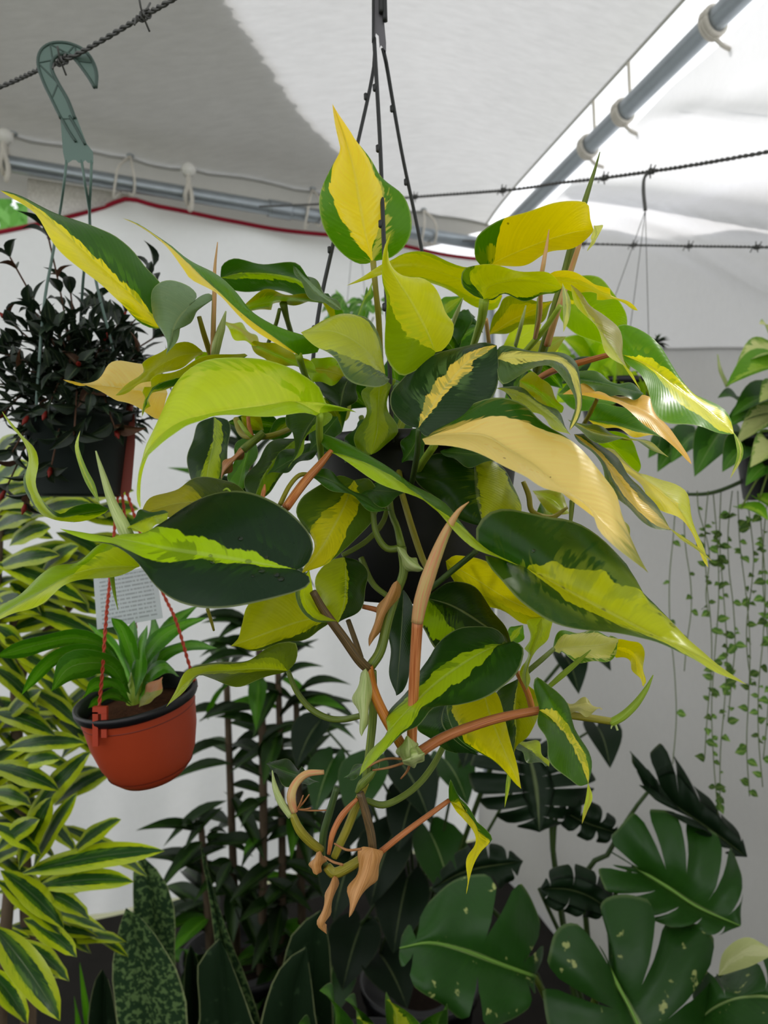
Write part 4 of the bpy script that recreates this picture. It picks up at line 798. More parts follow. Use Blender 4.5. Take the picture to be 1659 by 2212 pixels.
for pts in ([(808, 82, .797, 9), (815, 200, .775, 9), (822, 330, .75, 9), (829, 520, .715, 10), (838, 700, .695, 10), (848, 955, .69, 10)],
            [(809, 90, .80, 8), (806, 155, .80, 8), (772, 312, .80, 8), (718, 535, .80, 9), (684, 705, .80, 9), (662, 952, .80, 9)],
            [(827, 104, .80, 9), (834, 135, .81, 9), (868, 330, .84, 8), (912, 545, .87, 8), (985, 952, .90, 8)]):
    w_ = tubep('hanger_wire', pts, S_blk, phil, n=30)
    q = spline([tuple(P(a, b, c)) for a, b, c, _ in pts], 40)
    for k in (6, 13, 21, 29):
        c = q[k]+Vector((-.0025, -.001, 0)); lathe('stud', [(.0008, -.004), (.002, -.003), (.0022, .003), (.0008, .004)], c, S_blk, w_, 8)

# --- water drops on the two large front leaves
s_ = NT('water'); p_ = s_.n('ShaderNodeBsdfPrincipled'); p_.inputs['Roughness'].default_value = .03; p_.inputs['Transmission Weight'].default_value = 1.0; p_.inputs['IOR'].default_value = 1.33
s_.lk(p_.outputs[0], s_.out.inputs[0]); MT_water = s_.m
rw = random.Random(4)
for lf, cnt, near in ((DARK_LEAF, 9, (.05, .45)), (RIGHT_LEAF, 7, (.1, .75))):
    vs_ = lf.data.vertices; R_ = 15; nrow = len(vs_)//R_
    for k in range(cnt):
        i = int(nrow*rw.uniform(*near))*R_+rw.randint(3, 12); n_ = vs_[i].normal; n_ = -n_ if n_.y > 0 else n_
        ctr = vs_[i].co+wloc(lf); r = rw.uniform(.0012, .0026)
        lathe('water_drop', [(r, -.0001), (r*.95, r*.22), (r*.7, r*.42), (r*.35, r*.52), (.0001, r*.55)], ctr, MT_water, lf, 14, Vector((0, 0, 1)).rotation_difference(n_).to_matrix())
# ================================================================ the plants around it
rg = random.Random(11)
LANCE = [.05, .55, .9, 1.0, .95, .8, .55, .28, .0]; OVATE = [.12, .75, 1.0, .98, .82, .55, .25, .0]; HEART = [.42, .80, .97, 1.0, .95, .84, .68, .48, .26, .0]; STRAP = [.5, .75, .95, 1.0, 1.0, .92, .75, .45, .0]
def jit(v, s): return Vector((v.x+rg.gauss(0, s), v.y+rg.gauss(0, s), v.z+rg.gauss(0, s)))
def pot_profile(r0, r1, h): return [(r0, 0), (r0*1.03, h*.03), (r1*.97, h*.88), (r1*1.03, h*.89), (r1*1.05, h), (r1*1.0, h), (r1*.95, h*.88)]
def floor_pot(root, c, r, h, mat):
    c = Vector((c[0], c[1], 0)); lathe('pot', pot_profile(r*.78, r, h), c, mat, root); lathe('soil', [(r*.95, h*.86), (r*.5, h*.88), (.001, h*.9)], c, MT_soil, root)
# ---------------- dark-leaved shrub hanging from the green hook
az = empty('hanging_shrub', P(170, 1072, 1.02), 'dark-leaved small shrub with red bud tips in a dark hanging pot at the upper left', 'plant')
M_az = leaf_material('dark_shrub_leaf', c0=(30, 44, 30), c1=(42, 58, 40), rough=.30, trans=.08, rand=.4, edge=.1, spec=.36)
M_azr = leaf_material('bronze_shrub_leaf', c0=(74, 50, 36), c1=(88, 60, 44), rough=.36, trans=.12, rand=.35, edge=.1)
M_azs = plain('shrub_twig', (74, 52, 38), .8, .2); M_bud = plain('red_bud', (128, 34, 22), .6, .3, trans=.2)
az_l = [unit_leaf('shrub_leaf', m, OVATE, dr, .14, 6, 2) for m in (M_az, M_azr) for dr in (.12, .3)]
MT_dgreen = plain('dark_green_plastic', (24, 32, 29), .5, .4)
pa = P(170, 1072, 1.02); lathe('pot', pot_profile(.056, .072, .115), pa, MT_dgreen, az, 36); lathe('soil', [(.068, .10), (.001, .105)], pa, MT_soil, az)
root_az = P(175, 905, 1.02); nleaf = 0
for (x, y, dd) in ((100, 492, 1.0), (22, 556, .98), (332, 575, 1.06), (60, 650, .98), (150, 610, 1.02), (205, 650, 1.05), (262, 690, 1.04), (318, 660, 1.08), (0, 760, .98), (58, 800, .96), (10, 890, .97), (300, 770, 1.0), (340, 725, 1.06), (225, 735, 1.0),
                   (125, 715, .97), (100, 890, .94), (200, 850, .94), (290, 850, 1.0), (25, 980, .96), (55, 1090, .97), (110, 1010, .93), (160, 940, .92), (250, 930, .95), (350, 800, 1.04), (15, 690, 1.0), (170, 790, .95), (-20, 830, 1.0), (230, 800, 1.0), (60, 900, .95), (10, 1060, .98)):
    tip = P(x, y, dd); a = root_az; ctrl = a.lerp(tip, .5)+Vector((0, 0, .02 if y < 880 else .05))
    q = spline([tuple(a), tuple(ctrl), tuple(tip)], 14); tube3('twig', q[::2], [.0022]*4+[.0012]*4, M_azs, az, n=14, sides=5)
    for k in range(10):
        f_ = .38+.62*k/9 if k < 6 else .9+.1*rg.random(); i = min(int(f_*14), 13); p = q[i].lerp(q[i+1], f_*14-i)
        ax = (q[i+1]-q[i]).normalized(); ang = k*2.4+rg.random(); o1 = ax.orthogonal().normalized(); o2 = ax.cross(o1)
        out = (o1*math.cos(ang)+o2*math.sin(ang)); L = rg.uniform(.028, .042); tipv = p+(out*.85+ax*rg.uniform(.2, .6)+Vector((0, 0, .05))).normalized()*L
        me = az_l[rg.choice((0, 0, 1, 1, 1, 0, 1, 0, 0, 3))] if k > 4 else az_l[rg.choice((0, 1))]
        put_leaf(me, az, p, tipv, L*rg.uniform(.36, .46), up=(ax+Vector((0, 0, .5))).normalized()); nleaf += 1
    if rg.random() < .6:
        b = tip; ax = (q[-1]-q[-2]).normalized(); tube3('bud', [b, b+ax*.007, b+ax*.014], [.0022, .0034, .0006], M_bud, az, sides=6)
# the many smaller leaves deeper in the shrub
vv, ff, uu = [], [], []
rz = random.Random(8)
for k in range(620):
    a_ = Vector((rz.gauss(0, 1), rz.gauss(0, 1), rz.gauss(0, 1))).normalized()*rz.random()**.4
    p = P(170, 830, 1.02)+Vector((a_.x*.105, a_.y*.09, a_.z*.10)); y = (a_*.8+Vector((rz.gauss(0, .6), rz.gauss(0, .6), rz.gauss(0, .5)+.25))).normalized()
    L = rz.uniform(.024, .036); x = y.cross(Vector((0, -.4, 1))).normalized(); z = x.cross(y); k0 = len(vv)
    for v_, w_ in ((0, .04), (.3, .2), (.6, .19), (1, .0)):
        for t_ in (-1, 0, 1): vv.append(p+y*L*v_+x*L*w_*t_+z*L*(.1*abs(t_)*w_*4+.25*v_*(1-v_))); uu.append((.5+.5*t_, v_))
    for r_ in range(3):
        for t_ in range(2): q0 = k0+r_*3+t_; ff.append((q0, q0+1, q0+4, q0+3))
fo = mesh('foliage', vv, ff, M_az, az, uu); fo['kind'] = 'stuff'
# green plastic hook and its wires
MT_hook = plain('green_plastic', (84, 108, 98), .4, .45, var=.08)
D = .925
outer_h = [(132, 256), (112, 215), (92, 172), (82, 136), (88, 110), (108, 95), (136, 92), (162, 98), (186, 112), (202, 136), (209, 162), (207, 190)]
inner_h = [(162, 256), (146, 215), (126, 180), (112, 150), (114, 130), (128, 119), (146, 116), (156, 122), (166, 132), (178, 148), (192, 168), (205, 190)]
v, f = [], []; n_ = len(outer_h)
for dd in (D-.0025, D+.0025): v += [P(x, y, dd) for x, y in outer_h]+[P(x, y, dd) for x, y in inner_h]
for i in range(n_-1):
    f += [(i, i+1, n_+i+1, n_+i), (2*n_+i, 3*n_+i, 3*n_+i+1, 2*n_+i+1), (i, 2*n_+i, 2*n_+i+1, i+1), (n_+i, n_+i+1, 3*n_+i+1, 3*n_+i)]
f += [(0, n_, 3*n_, 2*n_), (n_-1, 3*n_-1, 4*n_-1, 2*n_-1)]
hk = mesh('hook', v, f, MT_hook, az, smooth=False); hk['label'] = 'grey-green plastic hook over the barbed wire'
MT_hookd = plain('green_plastic_rib', (58, 78, 70), .45, .4, var=.08)
for e in (outer_h, inner_h): tube3('rim', [P(x, y, D-.002) for x, y in e], .0022, MT_hookd, hk, n=40, sides=6)
for a_, b_ in ((1, 2), (3, 2), (3, 4), (5, 4), (5, 6), (7, 6), (7, 8), (9, 8)): tube3('rib', [P(*outer_h[a_], D-.002), P(*[(p+q)/2 for p, q in zip(outer_h[a_], inner_h[b_])], D-.0022), P(*inner_h[b_], D-.002)], .0013, MT_hookd, hk, sides=5)
pl = [(130, 252), (165, 252), (187, 310), (201, 328), (202, 352), (190, 352), (184, 346), (178, 352), (170, 352), (164, 346), (156, 346), (148, 352), (141, 352), (136, 328)]
n_ = len(pl); v = []
for dd in (D-.0015, D+.0015): v += [P(x, y, dd) for x, y in pl]
f = [tuple(range(n_)), tuple(range(2*n_-1, n_-1, -1))]+[(i, (i+1) % n_, n_+(i+1) % n_, n_+i) for i in range(n_)]
mesh('hook_plate', v, f, MT_hook, az, smooth=False)
for pts in (((150, 250), (168, 282), (184, 312)), ((133, 255), (150, 285), (164, 306))): tube3('rib', [P(x, y, D-.0025) for x, y in pts], .0016, MT_hookd, hk, sides=6)
for pts in ([(144, 346, D, 6), (138, 400, D, 6), (130, 455, .95, 6), (112, 560, .96, 7), (95, 660, .96, 7), (80, 850, .95, 7), (78, 945, .97, 7)], [(176, 346, D, 6), (184, 400, D, 6), (194, 478, .96, 6), (180, 600, .99, 6), (172, 760, 1.08, 6), (175, 940, 1.09, 6)], [(198, 346, D, 6), (196, 400, D, 6), (194, 478, .96, 6), (206, 600, .98, 6), (245, 760, 1.0, 6), (278, 940, 1.02, 6)]):
    tubep('hanger_wire', pts, MT_hook, az, n=24, sides=6)
MT_terra = plain('terracotta_plastic', (168, 62, 30), .5, .35, var=.08, scale=12)
MT_terrad = plain('brown_red_plastic', (118, 44, 28), .5, .35, var=.1, scale=12)
# ---------------- terracotta basket with a green strap-leaved plant
rp = empty('hanging_red_pot_plant', P(298, 1700, .95), 'orange-red hanging pot with black rim and a glossy green strap-leaved plant', 'plant')
rot = Matrix.Rotation(math.radians(-8.5), 3, 'Y') @ Matrix.Rotation(math.radians(9), 3, 'X')
c_ = P(330, 1672, .95)
lathe('pot', [(.0005, -.003), (.026, -.003), (.040, 0), (.050, .010), (.0585, .028), (.0655, .056), (.0688, .085), (.0705, .103)], c_, MT_terra, rp, 44, rot, caps=False)
lathe('pot_rim', [(.0700, .096), (.0735, .098), (.0755, .103), (.0755, .108), (.0725, .109), (.0690, .105), (.0640, .080), (.060, .06)], c_, MT_black, rp, 44, rot, caps=False)
for zz in (.086, .012): lathe('groove', [(.0686 if zz > .05 else .0510, zz), (.0696 if zz > .05 else .0528, zz+.001), (.0690 if zz > .05 else .053, zz+.002)], c_, MT_terrad, rp, 44, rot, caps=False)
lathe('soil', [(.0665, .088), (.05, .091), (.03, .094), (.001, .095)], c_, plain('coco_soil', (74, 46, 30), .95, .1, var=.7, scale=160, bump=1.0), rp, 40, rot)
M_rp = leaf_material('strap_leaf', c0=(66, 128, 18), c1=(98, 160, 40), lo=(-.5,)*3, hi=(.5,)*3, rough=.3, trans=.28, rand=.25, edge=.25, rib=.3, spec=.3)
def rpl(M, w, d, tilt=.012, mat=M_rp, parent=None, label=None, rows=16):
    A, B = strip(M, w); v, f, uv = leaf_geo(A, M, B, d, tilt, .0, 0, rows, 3, .002, .08); return mesh('leaf', v, f, mat, parent or rp, uv, origin=v[3])
for M, w, d in (([(282, 1490), (235, 1405), (170, 1378), (100, 1388), (40, 1404), (-12, 1420)], [26, 34, 38, 34], (.95, .86)), ([(280, 1495), (230, 1418), (175, 1408), (120, 1420), (80, 1455), (46, 1502)], [24, 30, 34, 26], (.94, .84)),
        ([(282, 1500), (240, 1440), (190, 1432), (145, 1446), (110, 1494)], [44, 60, 56], (.93, .82)), ([(292, 1500), (290, 1440), (272, 1380), (256, 1348), (240, 1335)], [32, 34, 28], (.95, .92)),
        ([(298, 1500), (290, 1430), (284, 1370), (290, 1340)], [34, 30], (.96, .97)), ([(296, 1500), (310, 1430), (345, 1380), (390, 1352), (448, 1334)], [30, 36, 28], (.95, 1.0)), ([(300, 1490), (330, 1400), (380, 1340), (436, 1302)], [24, 24], (.97, 1.06)),
        ([(302, 1505), (325, 1460), (355, 1440), (388, 1462)], [26, 28], (.94, .92)), ([(300, 1515), (322, 1490), (352, 1472)], [30], (.93, .91)), ([(285, 1520), (245, 1476), (205, 1480), (178, 1510)], [26, 26], (.92, .88)), ([(285, 1525), (250, 1500), (215, 1510), (190, 1530)], [20, 20], (.92, .89)),
        ([(296, 1500), (320, 1440), (334, 1370), (330, 1320)], [30, 28], (.97, 1.02)), ([(300, 1500), (345, 1420), (410, 1395), (470, 1400)], [26, 24], (.97, 1.04)), ([(290, 1500), (262, 1430), (225, 1380), (190, 1345)], [28, 26], (.97, 1.02)),
        ([(292, 1505), (300, 1460), (304, 1400), (318, 1350)], [26, 24], (.93, .92))): rpl(M, w, d)
tube3('stem', [P(294, 1535, .945), P(293, 1500, .945), P(293, 1450, .95)], [.011, .012, .006], S_lm, rp)
rpl([(300, 1528), (330, 1492), (352, 1462)], [34], (.92, .90), mat=leaf_material('withered_leaf', c0=(150, 150, 70), c1=(190, 130, 90), lo=(3, 0, -2), hi=(3, 1, 2), trans=.3))
MT_cord = plain('red_hanger', (170, 62, 38), .5, .3, var=.1)
for pts in ([(214, 1530, .875, 8), (222, 1440, .88, 9), (229, 1340, .90, 9), (236, 1270, .93, 9), (246, 1160, .98, 8), (255, 1070, 1.02, 8)], [(424, 1484, .95, 8), (404, 1420, .955, 8), (380, 1340, .97, 9), (352, 1280, .985, 9), (310, 1170, 1.0, 8), (274, 1064, 1.02, 8)], [(300, 1460, 1.02, 7), (285, 1250, 1.02, 7), (264, 1068, 1.02, 7)]):
    q = spline([tuple(P(a, b, c)) for a, b, c, _ in pts], 120)
    for k in (0, math.pi):
        path = []
        for i, p in enumerate(q):
            t = (q[min(i+1, 120)]-q[max(i-1, 0)]).normalized(); x = t.cross(Vector((0, 1, 0))).normalized(); y = t.cross(x); a = k+i*.9
            path.append(p+(x*math.cos(a)+y*math.sin(a))*.0012)
        v, f = tube_geo(path, [.0013]*len(path), 5); mesh('hanger_cord', v, f, MT_cord, rp)
bl = [(266, 880), (291, 896), (292, 960), (284, 1056), (277, 1070), (270, 1062), (264, 1070), (258, 1064), (250, 1074), (241, 1030), (255, 960)]
n_ = len(bl); v = []
for dd in (1.018, 1.022): v += [P(x, y, dd) for x, y in bl]
f = [tuple(range(n_)), tuple(range(2*n_-1, n_-1, -1))]+[(i, (i+1) % n_, n_+(i+1) % n_, n_+i) for i in range(n_)]
rh = mesh('hanger_plate', v, f, MT_terrad, rp, smooth=False); rh['label'] = 'flat red-brown plastic hanger plate'
tube3('hanger_hook', [P(278, 890, 1.02), P(284, 850, 1.03), P(286, 800, 1.05), P(276, 776, 1.055), P(262, 790, 1.06), P(258, 820, 1.06)], .005, MT_terrad, rp)
for x, y, dd in ((216, 1548, .868),):
    cl = empty('clip', P(x, y, dd)); cl.location = P(x, y, dd)-wloc(rp); cl.parent = rp
    for (dx, L) in ((-.0045, .040), (.0055, .028)):
        v, f = box_geo(P(x, y, dd)+Vector((dx, 0, -L*.35)), Vector((.0032, 0, 0)), Vector((0, .003, 0)), Vector((0, 0, L/2))); mesh('clip_arm', v, f, MT_cord, cl, smooth=False)
    v, f = box_geo(P(x, y, dd)+Vector((.0005, 0, .008)), Vector((.0082, 0, 0)), Vector((0, .003, 0)), Vector((0, 0, .004))); mesh('clip_head', v, f, MT_cord, cl, smooth=False)
# printed plant tag
s = NT('printed_tag'); uv = s.n('ShaderNodeUVMap'); uv.uv_map = 'UVMap'; sp = s.n('ShaderNodeSeparateXYZ'); s.lk(uv.outputs[0], sp.inputs[0])
ln = s.math('LESS_THAN', s.math('FRACT', s.math('MULTIPLY', sp.outputs[1], 13.0)), .42)
wd = s.math('GREATER_THAN', s.noise(s.xyz(s.math('MULTIPLY', sp.outputs[0], 34.0), s.math('FLOOR', s.math('MULTIPLY', sp.outputs[1], 13.0)), 0.0), 1.0, 2), .45)
ins = s.math('MULTIPLY', s.math('LESS_THAN', s.math('ABSOLUTE', s.math('SUBTRACT', sp.outputs[0], .5)), .42), s.math('LESS_THAN', s.math('ABSOLUTE', s.math('SUBTRACT', sp.outputs[1], .5)), .45))
MT_tag = s.finish(s.mixc(s.math('MULTIPLY', s.math('MULTIPLY', ln, wd), s.math('MULTIPLY', ins, .55)), lin((206, 212, 214)), lin((120, 126, 128))), .5, .4, 0, .2)
tagq = [P(202, 1245, .99), P(335, 1222, 1.0), P(352, 1335, .99), P(210, 1360, .98)]
nz = (tagq[1]-tagq[0]).cross(tagq[3]-tagq[0]).normalized()*.0006
tg_ = mesh('plant_tag', [p-nz for p in tagq]+[p+nz for p in tagq], [(0, 1, 2, 3), (7, 6, 5, 4), (0, 4, 5, 1), (1, 5, 6, 2), (2, 6, 7, 3), (3, 7, 4, 0)], MT_tag, None, [(0, 1), (1, 1), (1, 0), (0, 0)]*2, smooth=False)
tag(tg_, 'white printed care tag with rows of small text above the orange-red pot', 'tag')
# ---------------- yellow-striped dracaena on the left
dr = empty('striped_dracaena', Vector((-.72, 1.42, 0)), 'bushy dracaena with yellow-edged green leaves filling the lower left side', 'plant')
M_dr = leaf_material('striped_dracaena_leaf', c0=(160, 176, 18), c1=(30, 66, 20), lo=(-.4, -.5, -.5), hi=(.45, .5, .5), c2=(90, 130, 16), jag=.14, rough=.33, trans=.22, rand=.25, edge=.2, rib=.15, spec=.3)
floor_pot(dr, (-.72, 1.42), .15, .26, MT_black)
def drl(x0, y0, x1, y1, w, d0=1.36, d1=1.28, bend=None, m=None, par=None):
    b = bend if bend is not None else -12
    M = [(x0, y0), (x0+(x1-x0)*.25, y0+(y1-y0)*.25+b*.7), (x0+(x1-x0)*.55, y0+(y1-y0)*.55+b), (x0+(x1-x0)*.85, y0+(y1-y0)*.85+b*.6), (x1, y1)]
    return rpl(M, [w*.75, w, w*.62], (d0, d1), tilt=.02, mat=m or M_dr, parent=par or dr, rows=12)
for a_ in ((40, 1890, 356, 1838, 56), (70, 1920, 290, 1905, 52), (150, 1852, 262, 1770, 34), (80, 1925, 194, 1985, 46), (0, 1880, 138, 2006, 62), (-10, 1900, 132, 2020, 50), (50, 1985, 166, 2068, 54), (-20, 1995, 130, 2206, 86, 1.2, 1.15), (-30, 1655, 127, 1708, 52), (-30, 1715, 68, 1740, 40),
           (10, 1620, 186, 1606, 42), (50, 1790, 197, 1622, 46), (-10, 1845, 86, 1770, 42), (40, 1880, 112, 1722, 50), (70, 1880, 168, 1712, 32), (-20, 1215, 188, 1304, 44), (-20, 1150, 70, 1120, 34), (110, 1270, 192, 1325, 46), (50, 1320, 220, 1384, 40), (-10, 1230, 130, 1200, 40), (60, 1488, 178, 1576, 40),
           (-20, 1060, 60, 1000, 40), (-10, 1100, 110, 1075, 42), (120, 1065, 230, 1120, 38), (-20, 1280, 90, 1330, 44), (-20, 1350, 60, 1420, 40), (-20, 1440, 80, 1530, 44), (-20, 1540, 120, 1590, 46), (20, 1400, 130, 1480, 38), (-30, 1780, 90, 1850, 40), (-30, 2090, 60, 2212, 60), (30, 2030, 150, 2120, 46),
           (90, 1240, 170, 1180, 36), (150, 1180, 250, 1210, 40), (100, 1330, 20, 1260, 36), (-20, 1010, 40, 940, 30), (20, 1180, 110, 1140, 40), (-20, 1320, 50, 1290, 34), (60, 1440, 10, 1380, 34), (10, 1560, 90, 1490, 36), (120, 1395, 210, 1460, 34), (40, 1660, 130, 1640, 38), (220, 1200, 330, 1180, 34), (180, 1120, 300, 1100, 36), (150, 1110, 330, 1150, 38), (170, 1160, 340, 1210, 38), (140, 1220, 320, 1260, 36), (160, 1090, 290, 1060, 34), (120, 1150, 260, 1230, 40), (100, 1330, 300, 1390, 34), (90, 1290, 240, 1330, 36), (60, 1120, 200, 1090, 38)): drl(*a_)
for k in range(80):
    x, y = rg.uniform(-90, 170), rg.uniform(1050, 2100); an = rg.uniform(-.9, .9); L = rg.uniform(140, 240); drl(x-40, y, x-40+L*math.cos(an), y+L*math.sin(an), rg.uniform(28, 44), 1.5, 1.45)
for pts in ([(-60, 2500, 1.45, 34), (-40, 2000, 1.44, 32), (-20, 1500, 1.45, 28), (0, 1060, 1.46, 20)], [(60, 2500, 1.5, 34), (60, 2000, 1.5, 30), (40, 1700, 1.5, 26), (30, 1300, 1.5, 20)], [(10, 2600, 1.38, 30), (0, 2200, 1.38, 28), (20, 1920, 1.38, 24)]): tubep('cane', pts, MT_bark, dr)
tubep('cane', [(160, 1300, 1.5, 16), (60, 1420, 1.5, 20), (30, 1560, 1.5, 22)], MT_bark, dr)
# ---------------- dark dracaena canes in the centre background
dk = empty('dark_dracaena', Vector((-.42, 2.2, 0)), 'tall dark green dracaena with thin canes in front of the white back wall', 'plant')
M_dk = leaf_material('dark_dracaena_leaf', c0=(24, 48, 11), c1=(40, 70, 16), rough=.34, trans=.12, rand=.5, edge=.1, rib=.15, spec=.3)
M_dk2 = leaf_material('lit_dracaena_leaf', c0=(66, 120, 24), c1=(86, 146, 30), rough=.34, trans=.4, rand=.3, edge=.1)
floor_pot(dk, (-.42, 2.2), .17, .3, MT_black)
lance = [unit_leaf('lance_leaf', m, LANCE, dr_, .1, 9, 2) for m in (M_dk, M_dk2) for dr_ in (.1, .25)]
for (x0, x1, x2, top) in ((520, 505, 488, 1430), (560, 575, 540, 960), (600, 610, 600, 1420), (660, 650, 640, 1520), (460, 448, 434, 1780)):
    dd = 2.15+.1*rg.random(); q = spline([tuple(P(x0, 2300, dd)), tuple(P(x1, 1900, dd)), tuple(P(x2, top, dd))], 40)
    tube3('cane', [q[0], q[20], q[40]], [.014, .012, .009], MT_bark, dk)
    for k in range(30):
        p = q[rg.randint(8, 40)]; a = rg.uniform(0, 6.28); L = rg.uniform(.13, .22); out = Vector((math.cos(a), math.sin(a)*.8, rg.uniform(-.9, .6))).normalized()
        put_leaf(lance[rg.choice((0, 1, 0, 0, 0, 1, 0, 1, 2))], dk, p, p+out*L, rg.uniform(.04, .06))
for (x0, y0, x1, y1, w, m) in ((490, 1730, 352, 1830, .04, 0), (480, 1745, 396, 1840, .038, 0), (490, 1830, 380, 1885, .036, 0), (500, 1860, 466, 1930, .036, 0), (490, 1800, 450, 1795, .03, 0), (500, 1650, 360, 1690, .045, 0), (560, 1810, 525, 1850, .03, 3), (610, 1690, 570, 1660, .03, 3), (450, 1555, 500, 1470, .035, 2),
                               (560, 1640, 640, 1560, .04, 1), (640, 1600, 700, 1700, .04, 1), (600, 1480, 700, 1440, .045, 1), (600, 1450, 690, 1380, .04, 0), (560, 1400, 480, 1340, .04, 1), (540, 1420, 420, 1390, .04, 1), (650, 1560, 770, 1600, .04, 1), (520, 1520, 430, 1560, .04, 0), (640, 1500, 760, 1480, .04, 1), (600, 1750, 700, 1800, .04, 0), (580, 1720, 520, 1790, .035, 1), (545, 1010, 440, 950, .05, 1), (545, 1060, 400, 1040, .05, 0), (545, 1000, 470, 900, .05, 0), (548, 1090, 360, 1010, .05, 2), (548, 1130, 390, 1100, .05, 1), (545, 1020, 620, 930, .05, 1), (550, 1310, 430, 1290, .045, 0), (550, 1350, 400, 1350, .045, 1), (550, 1380, 430, 1420, .045, 0), (552, 1330, 650, 1300, .045, 1), (552, 1420, 410, 1460, .045, 1), (552, 1440, 470, 1500, .045, 0), (548, 1190, 380, 1180, .05, 0), (548, 1240, 420, 1230, .05, 1), (552, 1400, 680, 1400, .045, 0), (552, 1360, 640, 1360, .045, 1)):
    put_leaf(lance[m], dk, P(x0, y0, 2.15), P(x1, y1, 2.1), w)
# ---------------- snake plants
M_sn = leaf_material('mottled_snake_leaf', c0=(42, 66, 40), c1=(42, 66, 40), rough=.4, trans=.05, streak=0, rand=.2, edge=.8, rib=0, mottle=((112, 140, 84), 95.0, .50))
M_sn2 = leaf_material('dark_snake_leaf', c0=(28, 46, 26), c1=(28, 46, 26), rough=.42, trans=.03, streak=.2, rand=.2, edge=.8, rib=0, mottle=((52, 72, 46), 40.0, .62))
def snake(root, A, M, B, d, tilt=.0, fold=-.03, mat=M_sn):
    v, f, uv = leaf_geo(A, M, B, d, tilt, fold, 0, 18, 5, .003, .12); return mesh('leaf', v, f, mat, root, uv)
s1 = empty('snake_plant', Vector((-.53, 1.56, 0)), 'snake plant with two broad pale-mottled upright leaves at the bottom left', 'plant'); floor_pot(s1, (-.53, 1.58), .13, .22, MT_black)
snake(s1, [(275, 2500), (253, 2212), (242, 2098), (257, 2006)], [(335, 2700), (328, 2300), (312, 2130), (290, 2020), (272, 1961)], [(395, 2500), (404, 2212), (389, 2116), (367, 2065), (319, 1995)], (1.58, 1.5))
snake(s1, [(300, 2400), (292, 2100), (288, 1980), (288, 1880)], [(340, 2650), (336, 2200), (330, 2000), (318, 1900), (304, 1846)], [(392, 2400), (386, 2180), (380, 2060), (378, 1969), (352, 1896)], (1.66, 1.62))
snake(s1, [(190, 2300), (192, 2190), (205, 2120)], [(215, 2600), (222, 2300), (226, 2180), (221, 2093)], [(255, 2300), (252, 2200), (240, 2130)], (1.64, 1.6), mat=M_sn2)
s2 = empty('snake_plant', Vector((-.36, 1.62, 0)), 'snake plant with a thin spear and dark folded leaves at the bottom, left of centre', 'plant'); floor_pot(s2, (-.36, 1.64), .13, .22, MT_black)
snake(s2, [(500, 2300), (482, 2150), (466, 2030), (448, 1920), (436, 1860)], [(530, 2700), (520, 2300), (500, 2140), (478, 2020), (456, 1920), (433, 1816)], [(570, 2300), (544, 2155), (510, 2060), (486, 1990), (462, 1920)], (1.66, 1.62))
snake(s2, [(425, 2300), (432, 2190), (426, 2090), (450, 2050)], [(490, 2700), (490, 2300), (486, 2180), (482, 2090), (474, 2027)], [(560, 2300), (546, 2212), (520, 2130), (492, 2060)], (1.58, 1.55), mat=M_sn2)
snake(s2, [(400, 2300), (396, 2150), (402, 2070)], [(425, 2600), (420, 2250), (418, 2120), (412, 2040)], [(446, 2300), (440, 2160), (428, 2080)], (1.7, 1.66), mat=M_sn2)
s3 = empty('snake_plant', Vector((-.2, 1.64, 0)), 'dark broad-leaved snake plant left of the pale-speckled monstera leaf', 'plant'); floor_pot(s3, (-.2, 1.66), .13, .22, MT_black)
snake(s3, [(560, 2300), (572, 2170), (600, 2100), (630, 2065)], [(625, 2700), (630, 2300), (640, 2160), (652, 2090), (661, 2046)], [(690, 2300), (680, 2200), (673, 2130), (667, 2080)], (1.6, 1.56), mat=M_sn2)
snake(s3, [(590, 2300), (600, 2140), (630, 2020), (665, 1985)], [(650, 2700), (655, 2300), (668, 2120), (682, 2020), (693, 1966)], [(715, 2300), (716, 2150), (712, 2040), (703, 1995)], (1.75, 1.72), mat=M_sn2)
gb = empty('grass_tuft', Vector((-.66, 1.6, 0)), 'narrow bright green blades beside the pale-mottled snake plant', 'plant'); floor_pot(gb, (-.82, 1.72), .08, .16, MT_black)
for M in ([(215, 2700), (200, 2300), (186, 2180), (172, 2078)], [(205, 2700), (178, 2300), (160, 2150)], [(220, 2700), (214, 2400), (206, 2280)]): rpl(M, [20, 18][:len(M)-2], (1.72, 1.66), mat=M_dk2, parent=gb)
